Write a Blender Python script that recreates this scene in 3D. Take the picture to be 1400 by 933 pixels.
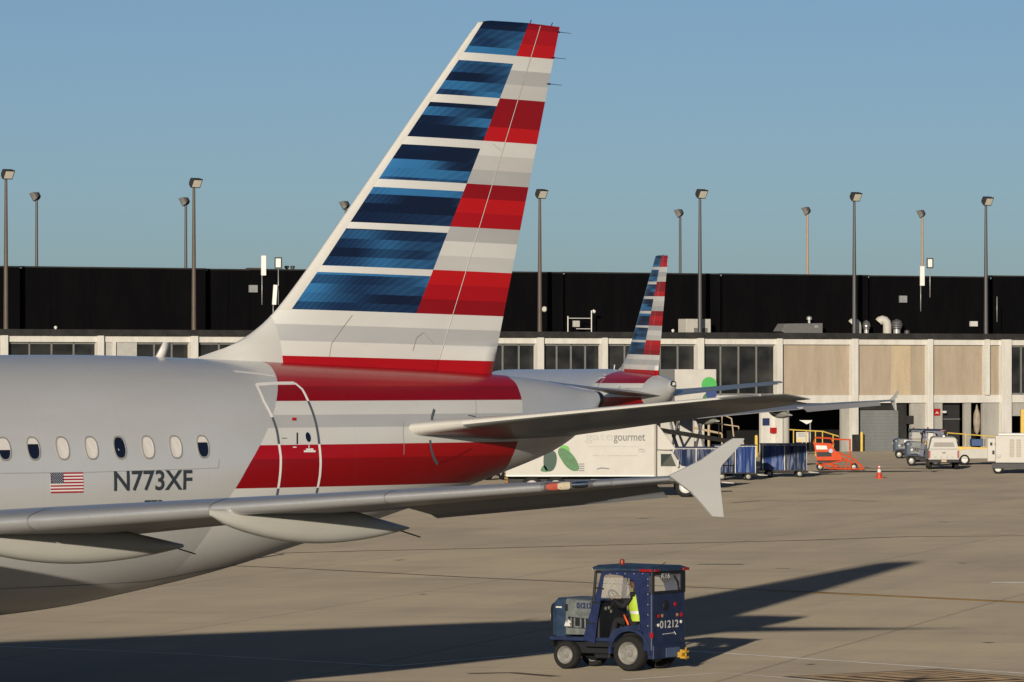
import bpy, bmesh, math, random
from mathutils import Vector, Matrix, noise as mnoise
random.seed(7)
for o in list(bpy.data.objects): bpy.data.objects.remove(o)
S = bpy.context.scene; C = bpy.context.collection
PI = math.pi; R = math.radians
# ---------------- camera ----------------
CAMZ = 5.6; F = 7000.0
cd = bpy.data.cameras.new('camera'); cam = bpy.data.objects.new('camera', cd); C.objects.link(cam)
cd.lens = 180; cd.sensor_width = 36; cd.clip_start = 1; cd.clip_end = 9000
cam.location = (0, 0, CAMZ); cam.rotation_euler = (R(90) + math.atan(46.5/7000), 0, 0)
S.camera = cam
S.render.resolution_x = 1024; S.render.resolution_y = 682
# ---------------- sky and sun ----------------
SUN_EL = 9.9; SUN_AZ = 10.0      # light travels away from the camera, 10 degrees to the right
w = bpy.data.worlds.new('World'); S.world = w; w.use_nodes = True
wn = w.node_tree; wn.nodes.clear()
sky = wn.nodes.new('ShaderNodeTexSky'); sky.sky_type = 'NISHITA'; sky.sun_disc = False
sky.sun_elevation = R(SUN_EL); sky.sun_rotation = R(180 + SUN_AZ)
sky.altitude = 0; sky.air_density = 0.55; sky.dust_density = 0.6; sky.ozone_density = 2.2
bg = wn.nodes.new('ShaderNodeBackground'); bg.inputs[1].default_value = 0.066
wo = wn.nodes.new('ShaderNodeOutputWorld')
wn.links.new(sky.outputs[0], bg.inputs[0]); wn.links.new(bg.outputs[0], wo.inputs[0])
sd = bpy.data.lights.new('sun', 'SUN'); sd.energy = 5.0; sd.angle = R(0.53); sd.color = (1, .885, .72)
sun = bpy.data.objects.new('sun', sd); C.objects.link(sun)
_d = Vector((math.sin(R(SUN_AZ))*math.cos(R(SUN_EL)), math.cos(R(SUN_AZ))*math.cos(R(SUN_EL)), -math.sin(R(SUN_EL))))
sun.rotation_euler = (-_d).to_track_quat('Z', 'Y').to_euler(); sun.location = (-20, -60, 40)
S.view_settings.view_transform = 'Standard'; S.view_settings.look = 'None'
S.view_settings.gamma = 1; S.view_settings.exposure = 0.15
S.view_settings.use_curve_mapping = False
S.render.engine = 'CYCLES'

# ---------------- calibration helpers (photograph pixel -> point in the world) ----------------
def world_at(u, v, Y): return Vector(((u-700)/F*Y, Y, CAMZ-(v-513)/F*Y))
def gnd(u, v):
    Y = F*CAMZ/(v-513.0); return Vector(((u-700)/F*Y, Y, 0))

# ---------------- object helpers ----------------
def tag(o, label=None, cat=None, group=None, kind=None):
    if label: o['label'] = label
    if cat: o['category'] = cat
    if group: o['group'] = group
    if kind: o['kind'] = kind
    return o
def empty(name, loc=(0,0,0), rz=0, label=None, cat=None, group=None):
    o = bpy.data.objects.new(name, None); C.objects.link(o)
    o.location = loc; o.rotation_euler = (0,0,rz); o.empty_display_size = .3
    return tag(o, label, cat, group)
class MB:
    """collects shapes into one bmesh"""
    def __init__(s): s.bm = bmesh.new(); s.mi = 0; s.sm = False
    def _f(s, vs, sm=None):
        try: f = s.bm.faces.new(vs)
        except ValueError: return None
        f.material_index = s.mi; f.smooth = s.sm if sm is None else sm
        return f
    def box(s, c, d, rz=0, ry=0, rx=0, bev=0):
        M = Matrix.Translation(c) @ Matrix.Rotation(rz,4,'Z') @ Matrix.Rotation(ry,4,'Y') @ Matrix.Rotation(rx,4,'X')
        h = [q/2 for q in d]; vs = []
        for x,y,z in ((-1,-1,-1),(1,-1,-1),(1,1,-1),(-1,1,-1),(-1,-1,1),(1,-1,1),(1,1,1),(-1,1,1)):
            vs.append(s.bm.verts.new(M @ Vector((x*h[0],y*h[1],z*h[2]))))
        fs = [s._f([vs[i] for i in q], False) for q in ((3,2,1,0),(4,5,6,7),(0,1,5,4),(1,2,6,5),(2,3,7,6),(3,0,4,7))]
        if bev:
            es = list({e for f in fs for e in f.edges})
            r = bmesh.ops.bevel(s.bm, geom=es, offset=bev, segments=2, affect='EDGES', profile=.5)
            for f in r['faces']: f.material_index = s.mi
        return s
    def ab(s, a, b, bev=0):
        return s.box([(a[i]+b[i])/2 for i in range(3)], [abs(b[i]-a[i]) for i in range(3)], bev=bev)
    def tube(s, path, r, n=8, cap=True):
        path = [Vector(p) for p in path]; m = len(path)
        rs = r if isinstance(r, (list,tuple)) else [r]*m
        rings = []
        for i, p in enumerate(path):
            t = (path[min(i+1,m-1)]-path[max(i-1,0)]).normalized()
            a = Vector((0,0,1)) if abs(t.z) < .9 else Vector((1,0,0))
            n1 = t.cross(a).normalized(); n2 = t.cross(n1)
            rings.append([s.bm.verts.new(p + (n1*math.cos(k*2*PI/n)+n2*math.sin(k*2*PI/n))*rs[i]) for k in range(n)])
        for i in range(m-1):
            for k in range(n): s._f([rings[i][k], rings[i][(k+1)%n], rings[i+1][(k+1)%n], rings[i+1][k]], n > 5)
        if cap: s._f(rings[0][::-1], False); s._f(rings[-1], False)
        return s
    def lathe(s, prof, o, ax, n=24, cap=True):
        """prof: (distance along axis, radius)"""
        o = Vector(o); ax = Vector(ax).normalized()
        a = Vector((0,0,1)) if abs(ax.z) < .9 else Vector((1,0,0))
        n1 = ax.cross(a).normalized(); n2 = ax.cross(n1); rings = []
        for t, r in prof:
            rings.append([s.bm.verts.new(o+ax*t+(n1*math.cos(k*2*PI/n)+n2*math.sin(k*2*PI/n))*max(r,1e-4)) for k in range(n)])
        for i in range(len(prof)-1):
            for k in range(n): s._f([rings[i][k], rings[i][(k+1)%n], rings[i+1][(k+1)%n], rings[i+1][k]], True)
        if cap: s._f(rings[0][::-1], False); s._f(rings[-1], False)
        return s
    def loft(s, rings, closed=True, cap=True, smooth=True, capn=None):
        vr = [[s.bm.verts.new(p) for p in r] for r in rings]; n = len(rings[0])
        for i in range(len(vr)-1):
            for k in range(n if closed else n-1):
                s._f([vr[i][k], vr[i][(k+1)%n], vr[i+1][(k+1)%n], vr[i+1][k]], smooth)
        if cap: s._f(vr[0][::-1], False); s._f(vr[-1], False)
        return s
    def prism(s, pts, d):
        """planar outline pushed along vector d"""
        d = Vector(d); a = [s.bm.verts.new(Vector(p)) for p in pts]; b = [s.bm.verts.new(Vector(p)+d) for p in pts]
        n = len(pts); s._f(a[::-1], False); s._f(b, False)
        for i in range(n): s._f([a[i], a[(i+1)%n], b[(i+1)%n], b[i]], False)
        return s
    def poly(s, pts): s._f([s.bm.verts.new(Vector(p)) for p in pts], False); return s
    def grid(s, rows, smooth=True): return s.loft(rows, closed=False, cap=False, smooth=smooth)
    def build(s, name, mats, parent=None, loc=None, rz=None, bev=0, sharp=38):
        bmesh.ops.recalc_face_normals(s.bm, faces=s.bm.faces)
        if bev:
            es = [e for e in s.bm.edges if len(e.link_faces)==2 and e.calc_face_angle(0) > .6]
            bmesh.ops.bevel(s.bm, geom=es, offset=bev, segments=2, affect='EDGES', profile=.6)
        for e in s.bm.edges:
            if len(e.link_faces)==2 and e.calc_face_angle(0) > R(sharp): e.smooth = False
        me = bpy.data.meshes.new(name); s.bm.to_mesh(me); s.bm.free()
        for m in (mats if isinstance(mats,(list,tuple)) else [mats]): me.materials.append(m)
        o = bpy.data.objects.new(name, me); C.objects.link(o)
        if parent: o.parent = parent
        if loc is not None: o.location = loc
        if rz is not None: o.rotation_euler = (0,0,rz)
        return o
def copy_tree(o, parent=None, skip=()):
    c = o.copy(); C.objects.link(c); c.parent = parent
    for ch in list(o.children):
        if ch.name.split('.')[0] not in skip: copy_tree(ch, c, skip)
    return c

# ---------------- material helpers ----------------
class NT:
    def __init__(s, name):
        s.m = bpy.data.materials.new(name); s.m.use_nodes = True; s.t = s.m.node_tree
        s.b = s.t.nodes['Principled BSDF']
    def n(s, ty, **k):
        x = s.t.nodes.new(ty)
        for a, b in k.items(): setattr(x, a, b)
        return x
    def lk(s, a, b): s.t.links.new(a, b)
    def put(s, sock, v):
        if isinstance(v, bpy.types.NodeSocket): s.lk(v, sock)
        elif isinstance(v, (tuple,list)) and len(v)==3 and len(sock.default_value)==4: sock.default_value = (*v,1)
        else: sock.default_value = v
    def m_(s, op, a, b=None, c=None):
        x = s.n('ShaderNodeMath', operation=op); s.put(x.inputs[0], a)
        if b is not None: s.put(x.inputs[1], b)
        if c is not None: s.put(x.inputs[2], c)
        return x.outputs[0]
    def mix(s, f, a, b, mode='MIX'):
        x = s.n('ShaderNodeMix', data_type='RGBA', blend_type=mode)
        s.put(x.inputs[0], f); s.put(x.inputs[6], a); s.put(x.inputs[7], b); return x.outputs[2]
    def ramp(s, f, stops, const=False):
        x = s.n('ShaderNodeValToRGB'); cr = x.color_ramp
        cr.interpolation = 'CONSTANT' if const else 'LINEAR'
        while len(cr.elements) > 1: cr.elements.remove(cr.elements[-1])
        cr.elements[0].position = stops[0][0]; cr.elements[0].color = (*stops[0][1],1)
        for p, c in stops[1:]:
            e = cr.elements.new(p); e.color = (*c,1)
        s.lk(f, x.inputs[0]); return x.outputs[0]
    def co(s, kind='Object'): return s.n('ShaderNodeTexCoord').outputs[kind]
    def uv(s, name):
        x = s.n('ShaderNodeUVMap'); x.uv_map = name; sp = s.n('ShaderNodeSeparateXYZ'); s.lk(x.outputs[0], sp.inputs[0])
        return sp.outputs[0], sp.outputs[1]
    def mapp(s, v, sc=(1,1,1), rot=(0,0,0), loc=(0,0,0)):
        x = s.n('ShaderNodeMapping'); s.lk(v, x.inputs[0]); x.inputs['Scale'].default_value = sc
        x.inputs['Rotation'].default_value = rot; x.inputs['Location'].default_value = loc; return x.outputs[0]
    def noise(s, v, scale, detail=4, rough=.5, dist=0):
        x = s.n('ShaderNodeTexNoise'); s.lk(v, x.inputs['Vector']); x.inputs['Scale'].default_value = scale
        x.inputs['Detail'].default_value = detail; x.inputs['Roughness'].default_value = rough
        x.inputs['Distortion'].default_value = dist; return x.outputs[0]
    def sep(s, v): x = s.n('ShaderNodeSeparateXYZ'); s.lk(v, x.inputs[0]); return x.outputs
    def comb(s, a, b, c=0.0):
        x = s.n('ShaderNodeCombineXYZ'); s.put(x.inputs[0],a); s.put(x.inputs[1],b); s.put(x.inputs[2],c); return x.outputs[0]
    def bump(s, h, st=.2, dist=.02):
        x = s.n('ShaderNodeBump'); s.lk(h, x.inputs['Height']); x.inputs['Strength'].default_value = st
        x.inputs['Distance'].default_value = dist; s.lk(x.outputs[0], s.b.inputs['Normal'])
    def setp(s, col=None, rough=None, metal=None, coat=None, spec=None):
        if col is not None: s.put(s.b.inputs['Base Color'], col)
        if rough is not None: s.put(s.b.inputs['Roughness'], rough)
        if metal is not None: s.put(s.b.inputs['Metallic'], metal)
        if coat is not None: s.b.inputs['Coat Weight'].default_value = coat; s.b.inputs['Coat Roughness'].default_value = .12
        if spec is not None: s.b.inputs['Specular IOR Level'].default_value = spec
        return s.m
_mc = {}; ALB = .74
def mat(name, col, rough=.6, metal=0, coat=0, var=.12, vs=3.0, spec=.3):
    """painted or bare surface with some soil and fading"""
    if name in _mc: return _mc[name]
    t = NT(name); v = t.co(); n1 = t.noise(v, vs, 6, .65)
    f = t.ramp(n1, [(.3,(1-var,)*3), (.7,(1+var*.4,)*3)])
    c = t.mix(1.0, tuple(q*ALB for q in col), f, 'MULTIPLY')
    t.setp(c, rough, metal, coat, spec)
    rr = t.m_('MULTIPLY_ADD', n1, .2, rough-.1); t.put(t.b.inputs['Roughness'], rr)
    _mc[name] = t.m; return t.m
def glass_dark(name, col=(.012,.016,.02), rough=.06):
    if name in _mc: return _mc[name]
    t = NT(name); t.setp(col, rough, 0, 0, .6); _mc[name] = t.m; return t.m
def emissive(name, col, st):
    t = NT(name); t.setp(col, .5); t.b.inputs['Emission Color'].default_value = (*col,1); t.b.inputs['Emission Strength'].default_value = st; return t.m
# =====================================================================
# APRON
# =====================================================================
t = NT('apron_concrete'); v = t.co()
rot = R(14)
vv = t.mapp(v, (1,1,1), (0,0,rot))
big = t.noise(t.mapp(v,(.03,.012,1)), 1.0, 5, .6); mid = t.noise(t.mapp(vv,(.5,.10,1)), 1.0, 8, .65); fine = t.noise(v, 9, 6, .7)
strk = t.noise(t.mapp(vv,(.10,.35,1)), 1.0, 5, .65, .6)
sx, sy, sz = t.sep(vv)
cell = t.n('ShaderNodeTexWhiteNoise', noise_dimensions='2D')
t.lk(t.comb(t.m_('FLOOR', t.m_('MULTIPLY', sx, 1/7.6)), t.m_('FLOOR', t.m_('MULTIPLY', sy, 1/7.6))), cell.inputs['Vector'])
c = t.ramp(big, [(.30,(.150,.128,.104)),(.48,(.168,.145,.110)),(.70,(.182,.157,.114))])
c = t.mix(1.0, c, t.ramp(mid, [(.28,(.85,.85,.87)),(.6,(1.04,1.03,1.0))]), 'MULTIPLY')
c = t.mix(1.0, c, t.ramp(strk, [(.28,(.88,.875,.88)),(.46,(1,1,1)),(.75,(1.03,1.02,1.01))]), 'MULTIPLY')
c = t.mix(1.0, c, t.ramp(cell.outputs[0], [(0,(.90,.90,.905)),(1,(1.04,1.04,1.03))]), 'MULTIPLY')
c = t.mix(1.0, c, t.ramp(fine, [(.3,(.90,.90,.90)),(.7,(1.06,1.06,1.06))]), 'MULTIPLY')
wob = t.m_('MULTIPLY', t.m_('SUBTRACT', fine, .5), .012)
jx = t.m_('LESS_THAN', t.m_('ABSOLUTE', t.m_('SUBTRACT', t.m_('FRACT', t.m_('ADD', t.m_('MULTIPLY', sx, 1/7.6), wob)), .5)), .0040)
jy = t.m_('LESS_THAN', t.m_('ABSOLUTE', t.m_('SUBTRACT', t.m_('FRACT', t.m_('ADD', t.m_('MULTIPLY', sy, 1/7.6), wob)), .5)), .0045)
c = t.mix(t.m_('MULTIPLY', t.m_('MAXIMUM', jx, jy), .62), c, (.05,.042,.035))
spots = t.noise(t.mapp(v,(.5,.5,1)), 1.4, 8, .75)
c = t.mix(t.ramp(spots, [(.62,(0,0,0)),(.74,(.6,.6,.6))]), c, (.06,.052,.045))
t.setp(c, .92, 0, 0, .25); t.b.inputs['Diffuse Roughness'].default_value = 1.0; t.bump(t.m_('ADD', fine, t.m_('MULTIPLY', mid, 1.5)), .25, .01)
M_APR = t.m
xs = [-3000,-800,-300,-120,-40,0,40,120,300,800,3000]; ysg = [-800,-100,0,60,120,200,300,420,700,1500,6000]
b = MB(); b.grid([[ (x,y,0) for x in xs] for y in ysg], False)
tag(b.build('apron', M_APR), kind='structure')
M_YEL = mat('worn_yellow_line', (.42,.22,.03), .8, var=.45, vs=1.2); M_WLN = mat('worn_white_line', (.55,.53,.50), .8, var=.35, vs=1.5)
M_DKL = mat('dark_sealed_joint', (.060,.042,.028), .9, var=.5, vs=1.0); M_BKL = mat('black_marking', (.035,.033,.03), .85, var=.5, vs=1.5)
M_TAN = mat('faded_orange_marking', (.38,.26,.14), .85, var=.4, vs=1.5)
for m__ in (M_YEL,M_WLN,M_DKL,M_BKL,M_TAN): m__.node_tree.nodes['Principled BSDF'].inputs['Diffuse Roughness'].default_value=.5
def gline(px, wid, name, m, z=.004, dash=None):
    P = [gnd(u,v) for u,v in px]; b = MB()
    pts=[]
    for a, c in zip(P, P[1:]):
        n = max(2, int((c-a).length/2)); pts += [a.lerp(c, k/n) for k in range(n)]
    pts.append(P[-1]); A=[];B=[]
    for i,p in enumerate(pts):
        d=(pts[min(i+1,len(pts)-1)]-pts[max(i-1,0)]).normalized(); n_=Vector((-d.y,d.x,0)); j=.0
        A.append(p+n_*wid/2+Vector((0,0,z))); B.append(p-n_*wid/2+Vector((0,0,z)))
    o = b.grid([A,B], False).build(name, m); tag(o, kind='structure'); return o
gline([(330,758),(480,754),(700,749),(850,745),(1100,739),(1240,734),(1500,732)], .30, 'paved_joint', M_DKL)
gline([(300,773),(430,778.5),(650,790),(850,799),(1020,806),(1100,809),(1500,828)], .22, 'taxi_line_edge', M_DKL)
gline([(1060,808.6),(1200,814.6),(1500,829.0)], .30, 'taxi_line', M_YEL, .008)
gline([(-20,883),(250,894),(540,911)], .13, 'road_line', M_WLN, .004)
gline([(540,911),(640,902),(760,892)], .11, 'road_line', M_WLN, .008)
gline([(930,889.5),(1000,894),(1200,907.5),(1500,927.5)], .17, 'road_line', M_WLN, .004)
gline([(1355,796.5),(1500,798)], .75, 'stop_bar', M_WLN, .004)
gline([(850,930),(985,920),(1100,929),(1180,940)], .10, 'road_line', M_WLN, .004)
gline([(640,921),(700,920),(760,925)], .28, 'oil_streak', M_DKL, .004); gline([(1180,641),(1230,640),(1275,641.5)], .8, 'dark_joint', M_BKL, .004)  # dark streak, then a dark joint across the far pavement
gline([(955,771.6),(1016,772)], .35, 'slot_drain', M_BKL, .004); gline([(1060,777.3),(1080,777.6)], .2, 'slot_drain', M_BKL, .004); gline([(940,773),(990,775),(1050,772.5)], .06, 'slot_outline', M_WLN, .006)
for p_ in ([(1312,770),(1319,770.6)],[(541,766.4),(553,765.6)],[(1283,713.5),(1297,714)],[(1105,908.5),(1112,908.8)],[(1345,878.5),(1357,879)],[(872,709.5),(886,709)],[(575,813),(582,812.6)]):
    gline(p_, .22, 'rubber_mark', M_BKL, .004)
gline([(1000,688),(1040,684.5),(1090,686),(1140,683),(1200,686)], .18, 'tar_seam', M_DKL, .004); gline([(1240,906),(1400,903)], .07, 'tar_seam', M_WLN, .004)
# nested diamond marking at the lower right
cx, cy = 1258, 927.5
def dia(su, sv, z, m, nm, du=0, dv=0):
    P=[gnd(cx+du-su,cy+dv-2.0*su/190),gnd(cx+du+20,cy+dv-sv),gnd(cx+du+su,cy+dv+3*su/190),gnd(cx+du-10,cy+dv+sv)]
    o=MB().poly([(p.x,p.y,z) for p in P]).build(nm,m); tag(o,kind='structure')
for k,(su,sv) in enumerate(((190,12.5),(176,11.4),(146,9.3),(132,8.2),(104,6.3),(90,5.2),(60,3.4),(48,2.4))):
    dia(su, sv, .004*(k+1), M_BKL if k%2==0 else M_TAN, 'diamond_marking', 0, 0)
# =====================================================================
# AIRLINER (narrow-body). x is metres aft of the nose, y to port, z up; local X = 16.1 - x
# =====================================================================
TH = R(40); CT, ST = math.cos(TH), math.sin(TH); TX, TY, TL = 1.42, 89.0, 33.84
def px_plane(u, v, y):
    """photo pixel on the aircraft plane y -> (x, z)"""
    k = (u-700)/F
    # TX + CT*d + ST*y = k*(TY + ST*d - CT*y)
    d = (k*(TY-CT*y) - TX - ST*y)/(CT - k*ST)
    Y = TY + ST*d - CT*y
    return d+TL, CAMZ - (v-513)/F*Y
def interp(tab, x):
    if x <= tab[0][0]: return tab[0][1]
    for (a,b),(c,d) in zip(tab, tab[1:]):
        if x <= c: return b+(d-b)*(x-a)/(c-a)
    return tab[-1][1]
def smooth_tab(tab, step=.25, it=3):
    xs = []; x = tab[0][0]
    while x < tab[-1][0]: xs.append(x); x += step
    xs.append(tab[-1][0]); ys = [interp(tab, q) for q in xs]
    for _ in range(it):
        ys = [ys[0]]+[(ys[i-1]+2*ys[i]+ys[i+1])/4 for i in range(1,len(ys)-1)]+[ys[-1]]
    return list(zip(xs, ys))
top_px = [(5,485),(100,485.3),(190,487),(280,491),(400,496),(520,502),(610,507.5),(690,513),(742,519.5),(780,528),(800,536),(811,542)]
bot_px = [(2,845),(75,831),(150,814),(225,797),(300,777),(410,741),(500,712),(600,677),(690,643),(762,615),(800,590),(811,556)]
zt = [(0,3.45),(.3,3.85),(1,4.25),(2,4.75),(3,5.35),(4,5.72),(5,5.86),(6,5.91),(21.0,5.915)]+[px_plane(u,v,0) for u,v in top_px[1:]]+[(33.84,5.32)]
zb = [(0,3.35),(.3,2.95),(1,2.5),(2,2.15),(3,1.95),(4.5,1.8),(6,1.76),(20.8,1.76)]+[px_plane(u,v,0) for u,v in bot_px[1:]]+[(33.84,5.02)]
yw = [(0,.05),(.3,.45),(1,.93),(2,1.35),(3,1.62),(4,1.82),(5,1.92),(6.2,1.975),(21.8,1.975),(23,1.955),(24.3,1.91),(25.5,1.83),(27,1.69),(28.5,1.49),(30,1.22),(31.5,.88),(32.6,.58),(33.4,.32),(33.84,.17)]
zt = zt[:6]+smooth_tab(zt[6:],.25,4); zb = zb[:6]+smooth_tab(zb[6:],.25,6); yw = yw[:6]+smooth_tab(yw[6:],.25,4)
def sec(x):
    a, b = interp(zt,x), interp(zb,x); return (a+b)/2, max((a-b)/2,.02), max(interp(yw,x),.02)
def L(x, y, z): return Vector((16.1-x, y, z))
def surf(x, z, off=0.0, side=1):
    zc, hz, hy = sec(x); q = max(-.995, min(.995, (z-zc)/hz)); c = math.sqrt(1-q*q)
    y = hy*c; n = Vector((0, c/hy, q/hz)).normalized()
    return L(x, side*(y+n.y*off), z+n.z*off)
def hit(u, v):
    """photo pixel -> (x, z) on the port side of the fuselage"""
    y = 1.7
    for _ in range(40):
        x, z = px_plane(u, v, y); zc, hz, hy = sec(x); q = max(-1, min(1, (z-zc)/hz))
        y = .5*y + .5*hy*math.sqrt(1-q*q)
    return x, z

# ---- paints ----
SILV = (.86,.865,.86); RED1 = (.43,.003,.008); RED2 = (.29,.002,.006); RED3 = (.54,.006,.008)
WH = (.72,.72,.70); GR1 = (.50,.51,.52); GR2 = (.41,.42,.43)
def airframe_finish(t, col, rough=.32, panel=True):
    col = t.mix(1.0, col, (ALB,ALB,ALB), 'MULTIPLY')
    v = t.co(); n1 = t.noise(t.mapp(v,(.35,1,1.2)), 1.6, 6, .6); n2 = t.noise(v, 14, 3, .5)
    col = t.mix(1.0, col, t.ramp(n1, [(.3,(.93,.925,.91)),(.65,(1,1,1))]), 'MULTIPLY')
    if panel:
        x, y, z = t.sep(v)
        fx = t.m_('FRACT', t.m_('MULTIPLY', x, 1/1.6)); ln = t.m_('LESS_THAN', fx, .006)
        col = t.mix(t.m_('MULTIPLY', ln, .10), col, (.12,.12,.12))
    t.setp(col, t.m_('MULTIPLY_ADD', n2, .15, rough-.07), 0, .22, .4)
    t.bump(t.noise(t.mapp(v,(1.0,1,1.6)), 1.5, 2, .4), .35, .012)
front_px = [(352,487),(362,496),(374,507),(379,520),(379.5,535),(377.5,549.5),(371,575),(356,608),(339,638),(322.5,667.5),(312,682),(290,720)]
rear_px = [(688,512.5),(697,517),(705,524),(710,535),(714,550),(714,567),(711,590),(706,610),(700,625),(692,640)]
XF = sorted([(z,x) for x,z in [hit(u,v) for u,v in front_px]]); XR = sorted([(z,x) for x,z in [hit(u,v) for u,v in rear_px]])
XF = [(XF[0][0]-1.5, XF[0][1]-.6)]+XF+[(6.3, XF[-1][1]-.1)]
zl = {k: hit(u,v)[1] for k,(u,v) in dict(a=(560,549),b=(480,568),c=(480,585),d=(480,607.5),e=(450,628),f=(420,666.5),t1=(480,528)).items()}
Z0, Z1 = 2.0, 6.4
def zn(z): return max(0,min(1,(z-Z0)/(Z1-Z0)))
t = NT('fuselage_paint')
fx, fz = t.uv('front'); rx_, rz_ = t.uv('rear')
bands = t.ramp(t.m_('MULTIPLY_ADD', fz, 1/(Z1-Z0), -Z0/(Z1-Z0)),
    [(0,WH),(zn(zl['f']),RED2),(zn(zl['e']),RED1),(zn(zl['d']),WH),(zn(zl['c']),GR1),(zn(zl['b']),WH),(zn(zl['a']),RED2),(zn(zl['t1']),RED1)], True)  # darker lower tone in each red band paints in shading of the curved skin
mk = t.m_('MULTIPLY', t.m_('GREATER_THAN', fx, 0.0), t.m_('LESS_THAN', rx_, 0.0))
airframe_finish(t, t.mix(mk, SILV, bands)); t.put(t.b.inputs['Metallic'], t.m_('MULTIPLY_ADD', mk, -.4, .5)); M_FUS = t.m
t = NT('silver_paint'); airframe_finish(t, SILV); M_SILV = t.m
t = NT('wing_grey_paint'); airframe_finish(t, (.24,.25,.27), .38); M_WING = t.m
t = NT('slat_metal'); airframe_finish(t, (.58,.585,.59), .30, False); t.b.inputs['Metallic'].default_value = .6; M_SLAT = t.m
t = NT('fence_paint'); airframe_finish(t, (.60,.60,.59), .4, False); M_FENCE = t.m
t = NT('stabilizer_paint'); airframe_finish(t, (.20,.21,.21), .38, False); M_STAB = t.m
M_DKMETAL = mat('dark_bare_metal', (.06,.06,.065), .35, .8)
M_CHROME = mat('polished_metal', (.62,.62,.63), .16, 1.0, var=.05)
M_RUB = mat('black_rubber', (.012,.012,.013), .8)
M_BLK = mat('black_paint', (.012,.012,.014), .5)
M_WHT = mat('white_paint', (.70,.69,.66), .4)
M_LINEW = mat('outline_white_paint', (.80,.79,.77), .4, var=.03)
M_LINEG = mat('outline_grey_paint', (.09,.11,.13), .4, var=.03)
M_NAVYTXT = mat('dark_slate_lettering', (.035,.045,.055), .45, var=.03)

# ---- fin paint ----
diag_px = [(720,32),(560,430)]
DG = [px_plane(u,v,0) for u,v in diag_px]
def x_diag(z): return DG[0][0]+(DG[1][0]-DG[0][0])*(z-DG[0][1])/(DG[1][1]-DG[0][1])
blue_px = [(662,28),(631,75.5),(592.7,131),(553,189.6),(514,247.5),(434.7,366.7),(391.5,428)]
BL = sorted([(z,x) for x,z in [px_plane(u,v,0) for u,v in blue_px]])
def x_blue(z):
    if z > BL[-1][0]: z0,x0 = BL[-2]; z1,x1 = BL[-1]; return x1+(x1-x0)*(z-z1)/(z1-z0)-.035
    return interp(BL, z)-.035
TILT = .018
def zt_(x, z): return z + TILT*(x-x_diag(z))
lv = []   # (v at diagonal) : top and bottom of the blue blocks
for u, v in [(702.6,78.8),(698,89),(678.5,136.6),(674,147),(655.4,194.5),(651.5,204),(632,252.3),(628,262.6),(608,310.5),(603.6,320.7),(583,369.8),(579,379.7),(559.6,430)]:
    lv.append(px_plane(u,v,0)[1])
A0, A1 = 5.0, 12.0
an = lambda z: (z-A0)/(A1-A0)
lw = [px_plane(575,v,0)[1] for v in (449.5,471,491.5)]
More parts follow.
